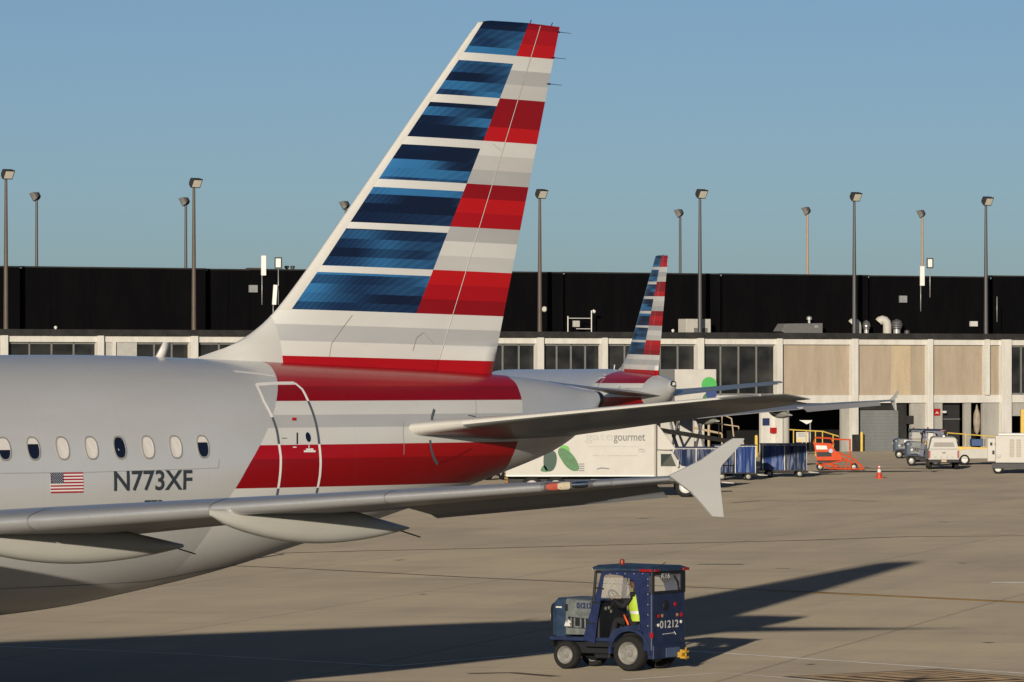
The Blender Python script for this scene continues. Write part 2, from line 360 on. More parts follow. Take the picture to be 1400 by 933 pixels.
def fin_paint(name, gloss):
    t = NT(name); ux, uz = t.uv('diag'); bx, lx_ = t.uv('lead')
    f = t.m_('MULTIPLY_ADD', uz, 1/(A1-A0), -A0/(A1-A0))
    # blue mask on the forward side
    st = [(0,(0,0,0)), (an(lv[12]),(1,1,1))]
    for k in range(11,-1,-1): st.append((an(lv[k]), (0,0,0) if k%2 else (1,1,1)))
    # lv index odd = bottom of white stripe(top of the block below) -> white starts going up
    bmask = t.ramp(f, st, True)
    # red and white blocks on the aft side, three shades each
    aft = [(0,RED1),(an(lw[2]),WH),(an(lw[1]),GR1),(an(lw[0]),WH)]
    edges = [lv[12],lv[10],lv[8],lv[6],lv[4],lv[2],lv[0],12.6]
    reds = [RED2,RED1,RED3]; whs = [(.60,.60,.585),WH,(.47,.475,.48)]
    orders = [(0,1,2),(0,1,2),(1,2,0),(2,0,1),(2,0,0),(0,2,1),(2,1,0)]
    for i in range(7):
        a, b = edges[i], edges[i+1]
        if i == 6: b = a+.72
        pal = reds if i%2==0 else whs
        for j in range(3): aft.append((an(a+(b-a)*j/3), pal[orders[i][j]]))
    aftc = t.ramp(f, aft, True)
    fwd_st = [(0,RED1),(an(lw[2]),WH),(an(lw[1]),GR1),(an(lw[0]),WH)]
    fwdw = t.ramp(f, fwd_st, True)
    # blue: thin sub-bands, each fading along its length, under a fine weave of lighter threads
    per = (lv[0]-lv[12])/6.0
    ph = t.m_('MULTIPLY', t.m_('SUBTRACT', uz, lv[12]), 1/per)
    band = t.m_('FLOOR', t.m_('MULTIPLY', ph, 4.85))
    wn_ = t.n('ShaderNodeTexWhiteNoise', noise_dimensions='1D'); t.lk(t.m_('ADD', band, 3.5), wn_.inputs['W'])
    dirn = t.n('ShaderNodeTexWhiteNoise', noise_dimensions='1D'); t.lk(t.m_('ADD', band, 21.5), dirn.inputs['W'])
    gx = t.noise(t.comb(t.m_('MULTIPLY', ux, .5), t.m_('MULTIPLY', band, 5.7)), 1.0, 1, .3)
    gl = t.m_('MULTIPLY', t.m_('MULTIPLY', t.m_('SUBTRACT', dirn.outputs[0], .5), ux), .45)
    val = t.m_('ADD', t.m_('ADD', t.m_('MULTIPLY', t.m_('MULTIPLY_ADD', gx, 1.7, -.35), 1.1), t.m_('MULTIPLY', wn_.outputs[0], .35)), gl)
    wv = t.m_('SINE', t.m_('MULTIPLY', t.m_('ADD', uz, t.m_('MULTIPLY', t.m_('SINE', t.m_('MULTIPLY', ux, 1.4)), .09)), 150.0))
    wv2 = t.m_('SINE', t.m_('MULTIPLY', t.m_('ADD', uz, t.m_('MULTIPLY', ux, .35)), 110.0))
    val = t.m_('ADD', val, t.m_('MULTIPLY', t.m_('MULTIPLY', wv, wv2), .07))
    blue = t.ramp(val, [(.42,(.004,.010,.035)),(.60,(.008,.028,.085)),(.76,(.018,.075,.19)),(.98,(.035,.18,.42))])
    isblue = t.m_('MULTIPLY', bmask, t.m_('GREATER_THAN', bx, 0))
    fwd = t.mix(isblue, fwdw, blue)
    lead = t.m_('MULTIPLY', t.m_('LESS_THAN', bx, 0), t.m_('GREATER_THAN', f, an(lv[12])))
    fwd = t.mix(lead, fwd, (.66,.65,.61))
    # whole foot of the fin uses the same bands; above the last block the diagonal splits it
    up = t.m_('MULTIPLY', t.m_('GREATER_THAN', ux, 0), t.m_('GREATER_THAN', f, an(lv[12])))
    c = t.mix(up, fwd, aftc)
    dors = t.m_('LESS_THAN', lx_, 0)       # forward of the painted area: plain dorsal fairing
    c = t.mix(dors, c, (.58,.58,.565))
    airframe_finish(t, c, gloss, False); return t.m
M_FIN = fin_paint('fin_paint', .34)

def cnt_uv(o, fn, names):
    me = o.data
    lay = [me.uv_layers.new(name=n) for n in names]
    for lp in me.loops:
        co = me.vertices[lp.vertex_index].co; vals = fn(16.1-co.x, co.y, co.z)
        for l, v in zip(lay, vals): l.data[lp.index].uv = v

def make_airliner():
    root = empty('airliner')
    # ---------- fuselage ----------
    b = MB(); xs = [0,.08,.2,.4,.7,1,1.4,1.8,2.3,2.8,3.3,3.8,4.4,5,5.8,6.6]; x = 7.6
    while x < 20: xs.append(x); x += 1.0
    while x < 33.8: xs.append(x); x += .12
    xs.append(33.84); NS = 96; rings = []
    for x in xs:
        zc, hz, hy = sec(x)
        rings.append([L(x, hy*math.sin(a), zc+hz*math.cos(a)) for a in [k*2*PI/NS for k in range(NS)]])
    b.loft(rings); fus = b.build('fuselage', M_FUS, root, sharp=60)
    cnt_uv(fus, lambda x,y,z: ((x-interp(XF,z), z), (x-interp(XR,z), 0)), ['front','rear'])
    b = MB(); zc,hz,hy = sec(33.84)
    b.lathe([(0,.15),(.10,.145),(.14,.125),(.14,.11),(-.2,.10)], L(33.84,0,5.17), (-1,0,0), 20, False); b.build('exhaust_pipe', M_DKMETAL, fus)
    # belly fairing
    b = MB(); rr = []
    for x, h, wd in [(10.2,.05,1.0),(11,.35,1.7),(12,.5,2.1),(14,.55,2.25),(17,.55,2.2),(18.3,.42,1.9),(19.4,.2,1.2),(20.1,.04,.6)]:
        rr.append([L(x, wd*math.sin(a), 2.6-(.85+h)*math.cos(a)*(1 if math.cos(a)>0 else .3)) for a in [k*2*PI/24 for k in range(24)]])
    b.loft(rr); b.build('belly_fairing', M_SILV, root)
    # ---------- windows ----------
    xw, zw = hit(277.5,611)
    states = [.12,1.0,1.0,.0,1.0,1.0,.28,.5,0,.3,1,0,.6,0,0,1,.2,0,.4,1,0,0,.3,1,0,.5,0,0,1,0]
    states[0] = .30; states[1:3] = [1.0,1.0]; states[3] = .0; states[4:6] = [1,1]; states[6] = .30; states[7] = .55
    for i in range(33):
        x = xw - .545*i
        if x < 6.3: break
        def oval(hw, hh, off, n=20):
            return [surf(x+hw*math.copysign(abs(math.cos(a))**.75, math.cos(a)), zw+hh*math.copysign(abs(math.sin(a))**.9, math.sin(a)), off) for a in [k*2*PI/n for k in range(n)]]
        b = MB(); b.grid([o+[o[0]] for o in (oval(.132,.190,.002), oval(.128,.186,.010), oval(.108,.164,.012), oval(.102,.158,.003))])
        fr = b.build('window', M_WFRAME, root)
        st_ = states[i%len(states)]
        b = MB(); op = oval(.105,.161,0); zsh = zw+.17-.34*st_
        up_ = [(max(p.z, zsh)) for p in op]
        if st_ < .98: b.poly([surf(16.1-p.x, min(p.z,zsh), .005) for p in op]); b.build('pane', M_PANE, fr)
        if st_ > .02:
            b = MB(); b.poly([surf(16.1-p.x, max(p.z,zsh), .007) for p in op]); b.build('blind', M_BLIND, fr)
    # ---------- rear door ----------
    def strip(pxs, wd, name, m, parent, off=.008, sub=6):
        pts = [hit(u,v) for u,v in pxs]; P = []
        for (x0,z0),(x1,z1) in zip(pts, pts[1:]):
            for k in range(sub): P.append((x0+(x1-x0)*k/sub, z0+(z1-z0)*k/sub))
        P.append(pts[-1]); A=[];B=[]
        for i,(x,z) in enumerate(P):
            a = P[max(i-1,0)]; c = P[min(i+1,len(P)-1)]; dx,dz = c[0]-a[0], c[1]-a[1]; l = math.hypot(dx,dz) or 1
            A.append(surf(x-dz/l*wd/2, z+dx/l*wd/2, off)); B.append(surf(x+dz/l*wd/2, z-dx/l*wd/2, off))
        return MB().grid([A,B]).build(name, m, parent)
    # door panel lies 3 mm proud; its edge is the outline drawn on the skin
    dl = [(350,526),(360,548),(372,571)]; dl2 = [(372,571),(378,588),(381,607.5)]; dl3 = [(381,607.5),(383.5,625),(383,645),(380,668)]; dl4=[(380,668),(378.5,677)]
    dr = [(403,524.5),(413,533),(421,549)]; dr2 = [(421,549),(431,577),(436,607.5)]; dr3=[(436,607.5),(438,632),(437,650),(434,667)]; dr4=[(434,667),(432,676)]
    door = strip([(351,526.5),(375,524.8),(403,524.5)], .05, 'rear_door', M_LINEW, root)
    for p_, m_ in ((dl,M_LINEW),(dl2,M_LINEG),(dl3,M_LINEW),(dl4,M_LINEG),(dr,M_LINEW),(dr2,M_LINEG),(dr3,M_LINEW),(dr4,M_LINEG)):
        strip(p_, .05, 'door_outline', m_, door)
    def disc(u, v, rw, rh, name, m, parent, off=.009, n=20):
        x0,z0 = hit(u,v); b = MB(); b.poly([surf(x0+rw*math.cos(a), z0+rh*math.sin(a), off) for a in [k*2*PI/n for k in range(n)]])
        return b.build(name, m, parent)
    disc(421,598,.055,.08,'porthole_rim', M_CHROME, door, .009); disc(421.3,598,.042,.065,'porthole', M_PANE, door, .013)
    def quadpx(u0,v0,u1,v1,name,m,parent,off=.009):
        a,b_,c_,d_ = hit(u0,v0),hit(u1,v0),hit(u1,v1),hit(u0,v1)
        return MB().poly([surf(*a,off),surf(*b_,off),surf(*c_,off),surf(*d_,off)]).build(name,m,parent)
    quadpx(405,592,407,607.5,'door_handle',M_BLK,door); quadpx(399,571.5,405,575.5,'door_sign',M_RED,door)
    quadpx(385,599,392,600,'door_mark',M_LINEG,door); quadpx(400,611,405,612.4,'door_mark',M_LINEW,door)
    quadpx(415,616,431,618.6,'door_mark',M_LINEW,door); quadpx(418,613.5,428,615.9,'door_mark',M_LINEW,door); quadpx(421.4,608.5,422.6,613.4,'door_mark',M_LINEW,door)
    # stabilizer trim slots
    strip([(593.5,560),(590.5,570),(589,583)],.05,'trim_slot',M_LINEG,root); strip([(587.5,602),(589,615),(593,627),(598,635)],.05,'trim_slot',M_LINEG,root)
    strip([(599,634),(622,626),(645,613)],.025,'trim_seam',mat('seam_red',(.2,.004,.008),.5),root,.004)
    # skin seams of the aft fuselage
    M_SEAM = mat('skin_seam', (.33,.33,.33), .5, var=.03)
    strip([(0,647.5),(120,646),(275,641),(299,640)],.012,'skin_seam',M_SEAM,root,.003,12); strip([(299,640),(299.5,628)],.014,'skin_seam',M_SEAM,root,.003)
    strip([(0,805),(200,795),(380,757)],.014,'skin_seam',M_SEAM,root,.003,12)
    strip([(320,508),(348,511),(376,515)],.03,'skin_seam',M_LINEW,root,.004)
    strip([(551,576),(551,594),(552,622)],.012,'skin_seam',M_SEAM,root,.004); strip([(650,548),(650,572)],.010,'skin_seam',M_SEAM,root,.004); strip([(640,568),(650,570)],.02,'skin_seam',M_LINEG,root,.004)
    # ---------- blade antenna ----------
    A = [px_plane(u,v,0) for u,v in ((213,489),(226,489.5),(233,468),(223,468))]
    b = MB(); b.loft([[L(A[0][0],-.035,A[0][1]),L(A[1][0],-.01,A[1][1]),L(A[1][0],.01,A[1][1]),L(A[0][0],.035,A[0][1])],
                      [L(A[3][0],-.015,A[3][1]),L(A[2][0],-.006,A[2][1]),L(A[2][0],.006,A[2][1]),L(A[3][0],.015,A[3][1])]])
    b.build('antenna', M_WHT, root)
    # ---------- fin ----------
    le_px = [(268,488.5),(285,483.5),(305,477),(325,468),(345,455),(362,441),(378,424),(390,409),(405,389),(423,364),(469,297),(520,223),(570,150),(620,78),(640,49),(648,38),(653,32.5)]
    LE = [px_plane(u,v,0) for u,v in le_px]
    tip = [px_plane(u,v,0) for u,v in ((656,29.5),(664,28),(690,29.5),(720,31.5),(765,37))]
    ztab = sorted([(z,x) for x,z in LE]); TEt, TEb = px_plane(765,37,0), px_plane(672,514,0)
    HGt, HGb = px_plane(737,33,0), px_plane(592,500,0)
    def xte(z): return TEb[0]+(TEt[0]-TEb[0])*(z-TEb[1])/(TEt[1]-TEb[1])
    def xhg(z): return HGb[0]+(HGt[0]-HGb[0])*(z-HGb[1])/(HGt[1]-HGb[1])
    def prof(q): return (1.4845*math.sqrt(q)-.63*q-1.758*q*q+1.4215*q**3-.5075*q**4)*.92
    def finrow(z, x0, x1, xa, xb, n):
        ch = x1-x0; th = .094*min(ch, 5.6)*(1.0 if ch<5.6 else 1); out=[]
        for k in range(n+1):
            f = k/n; x = xa+(xb-xa)*(f**1.8 if xa==x0 else f); q = max(0,min(1,(x-x0)/ch))
            if ch > 5.7: # dorsal stretch: keep the thick part aft
                qq = max(0,(x-(x1-5.7)))/5.7; y = max(prof(max(qq,0))*th if qq>0 else 0, .12*min(1,(x-x0)*1.2)*math.sqrt(min(1,(x-x0)/2+.01)))
            else: y = prof(q)*th
            out.append((x, y+.004 if q<1 else .006, z))
        return out
    ztop = tip[1][1]
    def zcap(x): # height of the tip rib at station x
        return interp(sorted(tip), x)
    zs = [5.25,5.4,5.55,5.66]+[5.72+i*.08 for i in range(200) if 5.72+i*.08 < TEt[1]-.02]+[TEt[1]]
    def build_part(xa_f, xb_f, name, m, n):
        rows=[]
        for z in zs:
            x0 = interp(ztab, z) if z > ztab[0][0] else ztab[0][1]
            x1 = xte(z); xa = xa_f(z,x0,x1); xb = xb_f(z,x0,x1)
            rw = finrow(z,x0,x1,xa,xb,n)
            rows.append([L(x,y,zz) for x,y,zz in rw]+[L(x,-y,zz) for x,y,zz in rw[::-1]])
        # tip rows follow the sloping tip rib
        x0,x1 = interp(ztab,TEt[1]), xte(TEt[1]); xa = xa_f(TEt[1],x0,x1); xb = xb_f(TEt[1],x0,x1)
        for f,sc in ((.5,.9),(1,.45)):
            rw = finrow(TEt[1], x0, x1, xa, xb, n)
            rows.append([L(x+(.0 if x>x0+.3 else .06*f), y*sc, zz+(zcap(x)-TEt[1])*f) for x,y,zz in rw]+[L(x+(.0 if x>x0+.3 else .06*f),-y*sc,zz+(zcap(x)-TEt[1])*f) for x,y,zz in rw[::-1]])
        o = MB().loft(rows).build(name, m, root, sharp=50)
        xs0 = px_plane(352,490,0)[0]
        cnt_uv(o, lambda x,y,z: ((x-x_diag(z), zt_(x,z)), (x-x_blue(z), x-(xs0+.35-.12*(z-5.85)**1 if z<6.9 else -50))), ['diag','lead'])
        return o
    fin = build_part(lambda z,a,b_: a, lambda z,a,b_: xhg(z)-.008, 'fin', M_FIN, 30)
    rud = build_part(lambda z,a,b_: xhg(z)+.008, lambda z,a,b_: b_, 'rudder', M_FIN, 8)
    for (u,v) in ((765,44),(758,79),(752,115)):
        x,z = px_plane(u-2,v,0); MB().tube([L(x-.05,0,z),L(x+.03,0,z),L(x+.05,0,z),L(x+.30,0,z-.01)],[.016,.016,.006,.004],5).build('static_wick', M_DKMETAL, rud)
    for (u,v) in ((724,31),(753,35)):
        x,z = px_plane(u,v,0); MB().tube([L(x,0,z-.03),L(x+.04,0,z+.05)],.009,5).build('tip_probe', M_DKMETAL, fin)
    # hinge seam lines drawn light on the port side
    def finline(pts, wd, m, name='fin_seam', par=fin):
        P = [px_plane(u,v,0) for u,v in pts]; A=[];B=[]
        for i,(x,z) in enumerate(P):
            a = P[max(i-1,0)]; c = P[min(i+1,len(P)-1)]; dx,dz=c[0]-a[0],c[1]-a[1]; l=math.hypot(dx,dz)
            x0=interp(ztab,z); x1=xte(z); y=finrow(z,x0,x1,x0,x,1)[1][1]+.014
            A.append(L(x-dz/l*wd/2,y,z+dx/l*wd/2)); B.append(L(x+dz/l*wd/2,y,z-dx/l*wd/2))
        return MB().grid([A,B]).build(name, m, par)
    finline([(735.7+(593.8-735.7)*k/14, 36+(490-36)*k/14) for k in range(15)], .010, M_LINEW)
    M_FS = mat('fin_seam_grey', (.36,.37,.38), .5)
    finline([(470,431),(455,450),(440,470),(437,488)], .007, M_FS)
    finline([(668,197),(680,206)],.007,M_FS)
    finline([(585,470),(570,455),(560,462),(555,480)], .010, M_FS)
    # ---------- wings ----------
    def le(y): return 20.4-.52*(17.05-y)
    def te(y): return 19.1+(21.2-19.1)*(y-6.4)/(17.05-6.4) if y > 6.4 else 19.1
    def zle(y): return 4.235-(17.05-y)*.0785 if y>8 else zle(8.001)-(8-y)*.088
    def lowt(q): # blunt nose, then a flat underside
        return min(1.0,(q/.035)**.5 if q<.035 else 1.0)*(1.0 if q<.55 else (1-q)/.45)
    def af(q, th): return th/.12*.6*(.2969*math.sqrt(max(q,0))-.126*q-.3516*q*q+.2843*q**3-.1036*q**4)
    def wrow(s, y, q0=0.0, q1=1.0, n=18, droop=0.0, thk=.118):
        x0, x1 = le(y), te(y); ch = x1-x0; up=[]; lo=[]
        for k in range(n+1):
            q = q0+(q1-q0)*((1-math.cos(PI*k/n))/2 if q0==0 else k/n)
            cam_ = .012*ch*math.sin(PI*q)
            zc_ = zle(y)-.08*q*ch/2.5 + cam_
            dz = -droop*max(0,(q-q0)) if droop else 0
            t_ = af(q,thk)*ch
            up.append(L(x0+q*ch, s*y, zc_+t_+dz)); lo.append(L(x0+q*ch, s*y, zle(y)-.05*q*ch/2.5-.034*ch*lowt(q)+dz))
        return up+lo[::-1][0 if q1<1 else 1:len(lo) if q0>0 else len(lo)-1]
    for s in (1,-1):
        ys_in = [1.2+(6.4-1.2)*k/8 for k in range(9)]+[6.4+(12.0-6.4)*k/10 for k in range(1,11)]
        b = MB(); b.loft([wrow(s,y,0,1) for y in ys_in]); wing = b.build('wing', M_WING, root, sharp=50)
        ys_o = [12.0+.0+(16.3-12.0)*k/8 for k in range(9)]
        b = MB(); b.loft([wrow(s,y,0,.74) for y in ys_o]+[wrow(s,16.31,0,1)[:0] or wrow(s,16.3,0,.74)]); b.build('outer_wing', M_WING, wing, sharp=50)
        b = MB(); b.loft([wrow(s,16.32+(17.03-16.32)*k/3,0,1) for k in range(4)]); b.build('wing_tip', M_WING, wing, sharp=50)
        b = MB(); b.loft([wrow(s,y,.745,1,6,.68) for y in [12.35,13.4,14.6,15.6,16.28]]); b.build('aileron', M_WING, wing)
        # slat: polished nose over the front 14 % of the chord, in pieces with small gaps
        def slat(y0, y1):
            rows=[]
            for k in range(7):
                y = y0+(y1-y0)*k/6; x0=le(y); ch=te(y)-x0; row=[]
                for q,sgn in [(.15,1),(.11,1),(.08,1),(.05,1),(.03,1),(.015,1),(.005,1),(0,1),(.006,-1),(.018,-1),(.03,-1),(.045,-1)]:
                    cam_=.012*ch*math.sin(PI*q); zc_=zle(y)-.08*q*ch/2.5+cam_; t_=af(q,.118)*ch
                    zz=zc_+t_+.010 if sgn>0 else zle(y)-.05*q*ch/2.5-.034*ch*lowt(q)-.010
                    row.append(L(x0+q*ch-(.012 if q<.02 else .004), s*y, zz))
                rows.append(row)
            MB().grid(rows).build('slat', M_SLAT, wing)
        for y0,y1 in ((2.6,5.2),(6.3,8.6),(8.63,11.08),(11.12,13.4),(13.42,15.42)): slat(y0,y1)
        # glazed position light in the leading edge
        yl = 15.46; rows=[]
        for k in range(9):
            y = yl+.62*k/8; x0=le(y); ch=te(y)-x0; row=[]; e=.030*math.sin(PI*k/8)**.5
            for q,sgn in [(.07,1),(.05,1),(.03,1),(.015,1),(.004,1),(0,1),(.006,-1),(.018,-1),(.03,-1)]:
                cam_=.012*ch*math.sin(PI*q); zc_=zle(y)-.08*q*ch/2.5+cam_; t_=af(q,.118)*ch
                zz=zc_+t_+.006 if sgn>0 else zle(y)-.05*q*ch/2.5-.034*ch*lowt(q)-.006
                row.append(L(x0+q*ch-.012-e*.5, s*y, zz))
            rows.append(row)
        ln = MB().grid(rows).build('wing_light', M_LGLASS, wing)
        def lens_patch(y0,y1,qu,ql,m,off):
            rows=[]
            for k in range(7):
                f=k/6; y=y0+(y1-y0)*f; x0=le(y); ch=te(y)-x0; row=[]; sq=math.sqrt(max(0,1-(2*f-1)**2))*.8+.2
                for q,sgn in [(qu*sq,1),(qu*.5*sq,1),(0,1),(ql*.5*sq,-1),(ql*sq,-1)]:
                    cam_=.012*ch*math.sin(PI*q); zc_=zle(y)-.08*q*ch/2.5+cam_; t_=af(q,.118)*ch
                    zz=zc_+t_+.006+off if sgn>0 else zle(y)-.05*q*ch/2.5-.034*ch*lowt(q)-.006-off
                    row.append(L(x0+q*ch-.030-off, s*y, zz))
                rows.append(row)
            return MB().grid(rows).build('lamp', m, ln)
        lens_patch(yl+.05,yl+.24,.022,.018,M_NAVR,.010); lens_patch(yl+.20,yl+.36,.022,.018,M_CREAM,.014); lens_patch(yl+.38,yl+.58,.018,.012,M_CHROME,.010)
        # wing-tip fence
        fo=[(914,650.5),(930,643),(960,628),(985,610),(1002,599.5),(1016,599.5),(1014,605),(986,635.5),(983.5,640),(983,662),(986,690),(988,707.5),(973,706.5),(960,691),(945,674),(925,659)]
        fp=[px_plane(u,v,17.05) for u,v in fo]
        MB().prism([L(x,s*17.03,z) for x,z in fp],(0,s*.05,0)).build('wing_fence', M_FENCE, wing, bev=.008)
        for (u,v) in ((983,637),(981,672)):
            x,z=px_plane(u,v,17.05); MB().tube([L(x,s*17.05,z),L(x+.26,s*17.05,z)],.007,5).build('static_wick', M_DKMETAL, wing)
        # flap track fairings
        for (yy,xa,xb,zb_) in ((11.3,17.15,20.52,3.27),(7.6,15.2,19.33,2.92)):
            rows=[]; N=16
            for k in range(N+1):
                f=k/N; x=xa+(xb-xa)*f
                top_=zle(yy)-.05*((x-le(yy))/2.5)-.05
                hb=(math.sin(PI*min(1,f*.86+.0))**.75)
                zlo=top_-.04-(top_-zb_)*hb if f<.999 else 0
                zlo=top_-.05-(top_-.05-zb_)*hb
                ztp=top_+.03 if f<.72 else top_+.03-(f-.72)/.28*.22
                if f>.80: zlo=max(zlo, zb_+.0)
                wd=.02+.19*hb**.8
                if f<.03: wd=.02
                zc_=(ztp+zlo)/2; hh=max((ztp-zlo)/2,.015)
                rows.append([L(x,s*yy+wd*math.copysign(abs(math.cos(a))**.8,math.cos(a)),zc_+hh*math.copysign(abs(math.sin(a))**.85,math.sin(a))) for a in [j*2*PI/20 for j in range(20)]])
            ff=MB().loft(rows).build('flap_fairing', M_FAIR, wing)
            zt0=rows[-1][5].z; MB().tube([L(xb-.1,s*yy,zt0-.05),L(xb+.3,s*yy,zt0-.16)],.010,5).build('discharge_wick', M_DKMETAL, ff)
        # stabilizer
        def ldp(f): return (.012+.022*max(0,1-f/.45))*(1 if f<.97 else .6)
        def srow(y,q0,q1,n,dr=0):
            f=(y-.3)/(6.2-.3); x0=27.72+(32.15-27.72)*f+(0 if f<.96 else (f-.96)*9*1.2); x1=33.05+(33.38-33.05)*f
            zl_=4.59+(5.29-4.59)*f; zr_=4.55+(5.17-4.55)*f; ch=x1-x0; up=[];lo=[]
            for k in range(n+1):
                q=q0+(q1-q0)*((1-math.cos(PI*k/n))/2 if q0==0 else k/n); zc_=zl_+(zr_-zl_)*q; t_=af(q,.058+.03*max(0,1-f/.4))*ch*(1 if f<.97 else .6)
                up.append(L(x0+q*ch,s*y,zc_+t_)); lo.append(L(x0+q*ch,s*y,zl_+(zr_-zl_)*q-ldp(f)*ch*lowt(q)))
            return up+lo[::-1][0 if q1<1 else 1:len(lo) if q0>0 else len(lo)-1]
        ysr=[.3,1.0,1.6,2.4,3.2,4.0,4.8,5.4,5.9,6.05,6.15,6.2]
        stb=MB().loft([srow(y,0,.72,16) for y in ysr]).build('stabilizer', M_STAB, root, sharp=50)
        MB().loft([srow(y,.728,1,5) for y in ysr[:-3]]).build('elevator', M_STAB, stb)
        # light erosion strip of the leading edge, pale nose cuff inboard
        def nose(y0,y1,qs,m,nm,e=.006):
            rows=[]
            for k in range(9):
                y=y0+(y1-y0)*k/8; f=(y-.3)/5.9; x0=27.72+4.43*f+(0 if f<.96 else (f-.96)*9*1.2); ch=33.05+.33*f-x0; zl_=4.59+.70*f; zr_=4.55+.62*f; row=[]
                for q,sg in qs:
                    q*=3.2/ch; t_=af(q,.058+.03*max(0,1-f/.4))*ch
                    row.append(L(x0+q*ch-(e if q<.01 else 0),s*y,zl_+(zr_-zl_)*q+((t_+e) if sg>0 else -(ldp(f)*ch*lowt(q)+e))))
                rows.append(row)
            MB().grid(rows).build(nm,m,stb)
        nose(.6,2.15,[(.12,1),(.06,1),(.03,1),(.01,1),(0,1),(.01,-1),(.03,-1),(.06,-1),(.10,-1)],M_CUFF,'leading_edge_cuff')
        nose(2.15,6.05,[(.06,1),(.03,1),(.012,1),(.004,1),(0,1),(.003,-1)],M_CUFF,'leading_edge')
        # ---------- engine ----------
        ey,ez=s*5.75,2.15
        nac=MB().lathe([(.35,.86),(.05,.93),(0,.99),(.06,1.06),(.3,1.13),(1.0,1.19),(1.9,1.15),(2.6,1.0),(2.62,.92),(2.2,.9)],L(9.6,ey,ez),(-1,0,0),40,False).build('engine', M_SILV, root)
        MB().lathe([(-.28,.02),(0,.25),(.12,.32),(.13,.9),(.2,.9)],L(10.0,ey,ez),(-1,0,0),32,False).build('fan', M_DKMETAL, nac)
        MB().lathe([(2.0,.75),(2.7,.68),(3.3,.5),(3.32,.42),(2.9,.3),(3.7,.05)],L(9.6,ey,ez),(-1,0,0),32,False).build('exhaust_nozzle', M_DKMETAL, nac)
        MB().loft([[L(x,ey-.12,z0),L(x,ey+.12,z0),L(x,ey+.12,z1),L(x,ey-.12,z1)] for x,z0,z1 in ((10.3,3.1,3.2),(11.5,3.15,3.45),(13.3,3.0,3.5),(14.6,2.9,3.45),(15.2,3.1,3.4))]).build('pylon', M_SILV, nac)
        # ---------- main gear ----------
        g=MB().tube([L(16.1,s*3.8,.58),L(16.1,s*3.75,3.1)],[.11,.15],12).tube([L(16.1,s*3.8,.58),L(15.2,s*3.6,2.9)],.05,8).tube([L(16.1,s*3.3,.58),L(16.1,s*4.3,.58)],.09,10).build('main_gear', M_WHT, root)
        for dy in (-.46,.46):
            wh=MB().lathe([(-.2,.35),(-.2,.5),(-.12,.57),(.12,.57),(.2,.5),(.2,.35)],L(16.1,s*3.8+dy,.58),(0,1,0),28,False).build('wheel', M_RUB, g)
            MB().lathe([(-.15,.36),(-.05,.1),(.05,.1),(.15,.36)],L(16.1,s*3.8+dy,.58),(0,1,0),24).build('rim', M_WHT, wh)
    g=MB().tube([L(5.1,0,.38),L(5.1,0,2.3)],[.08,.1],12).tube([L(5.1,0,.6),L(4.2,0,2.2)],.04,8).tube([L(5.1,-.3,.38),L(5.1,.3,.38)],.06,10).build('nose_gear', M_WHT, root)
    for dy in (-.25,.25): MB().lathe([(-.11,.2),(-.11,.33),(-.05,.38),(.05,.38),(.11,.33),(.11,.2)],L(5.1,dy,.38),(0,1,0),24).build('wheel', M_RUB, g)
    # cockpit glazing
    b=MB()
    for s in (1,-1):
        for (x0,x1,za,zb2,xs_,zs_) in ((1.75,2.55,4.35,4.95,.25,.0),(2.65,3.25,4.4,5.0,.1,0)):
            b.poly([surf(x0,za,.01,s),surf(x1,za,.01,s),surf(x1+xs_,zb2-.1,.01,s),surf(x0+xs_+.1,min(zb2,interp(zt,x0+xs_+.1)-.12),.01,s)])
    b.build('cockpit_window', M_PANE, root)
    # front door
    def rect_strip(x0,x1,z0,z1,wd,name,m,par):
        P=[(x0,z0),(x1,z0),(x1,z1),(x0,z1),(x0,z0)]; b=MB()
        for (a,b1),(c,d) in zip(P,P[1:]):
            A=[];B=[]; dx,dz=c-a,d-b1; l=math.hypot(dx,dz)
            for k in range(13):
                x=a+dx*k/12; z=b1+dz*k/12; A.append(surf(x-dz/l*wd/2,z+dx/l*wd/2,.006)); B.append(surf(x+dz/l*wd/2,z-dx/l*wd/2,.006))
            b.grid([A,B])
        return b.build(name,m,par)
    rect_strip(4.6,5.45,3.35,5.3,.04,'front_door',M_LINEG,root)
    return root, fus
M_LGLASS = mat('lamp_glazing', (.20,.20,.20), .12, .5, var=.05)
M_WFRAME = mat('window_rim', (.34,.34,.33), .35, .2, var=.05)
M_PANE = glass_dark('cabin_pane', (.006,.008,.02), .12)
M_BLIND = mat('blind_white', (.66,.63,.60), .5, var=.03)
M_RED = mat('signal_red', (.42,.010,.012), .6)
M_NAVR = mat('lamp_red', (.42,.09,.06), .25, var=.02); M_CREAM = mat('lamp_cream', (.50,.44,.32), .25, var=.02)
t = NT('fairing_paint'); airframe_finish(t, (.45,.445,.41), .36, False); M_FAIR = t.m
t = NT('cuff_paint'); airframe_finish(t, (.66,.65,.61), .35, False); M_CUFF = t.m

jet, jet_fus = make_airliner()
jet_dir = PI + TH                          # nose points left and towards the camera
org = Vector((TX + (TL-16.1)*-CT, TY + (TL-16.1)*-ST, 0))
jet.location = org; jet.rotation_euler = (0,0,jet_dir)
tag(jet, 'large silver airliner in the foreground with striped red, white and blue tail, registration N773XF', 'airliner', 'parked airliners')
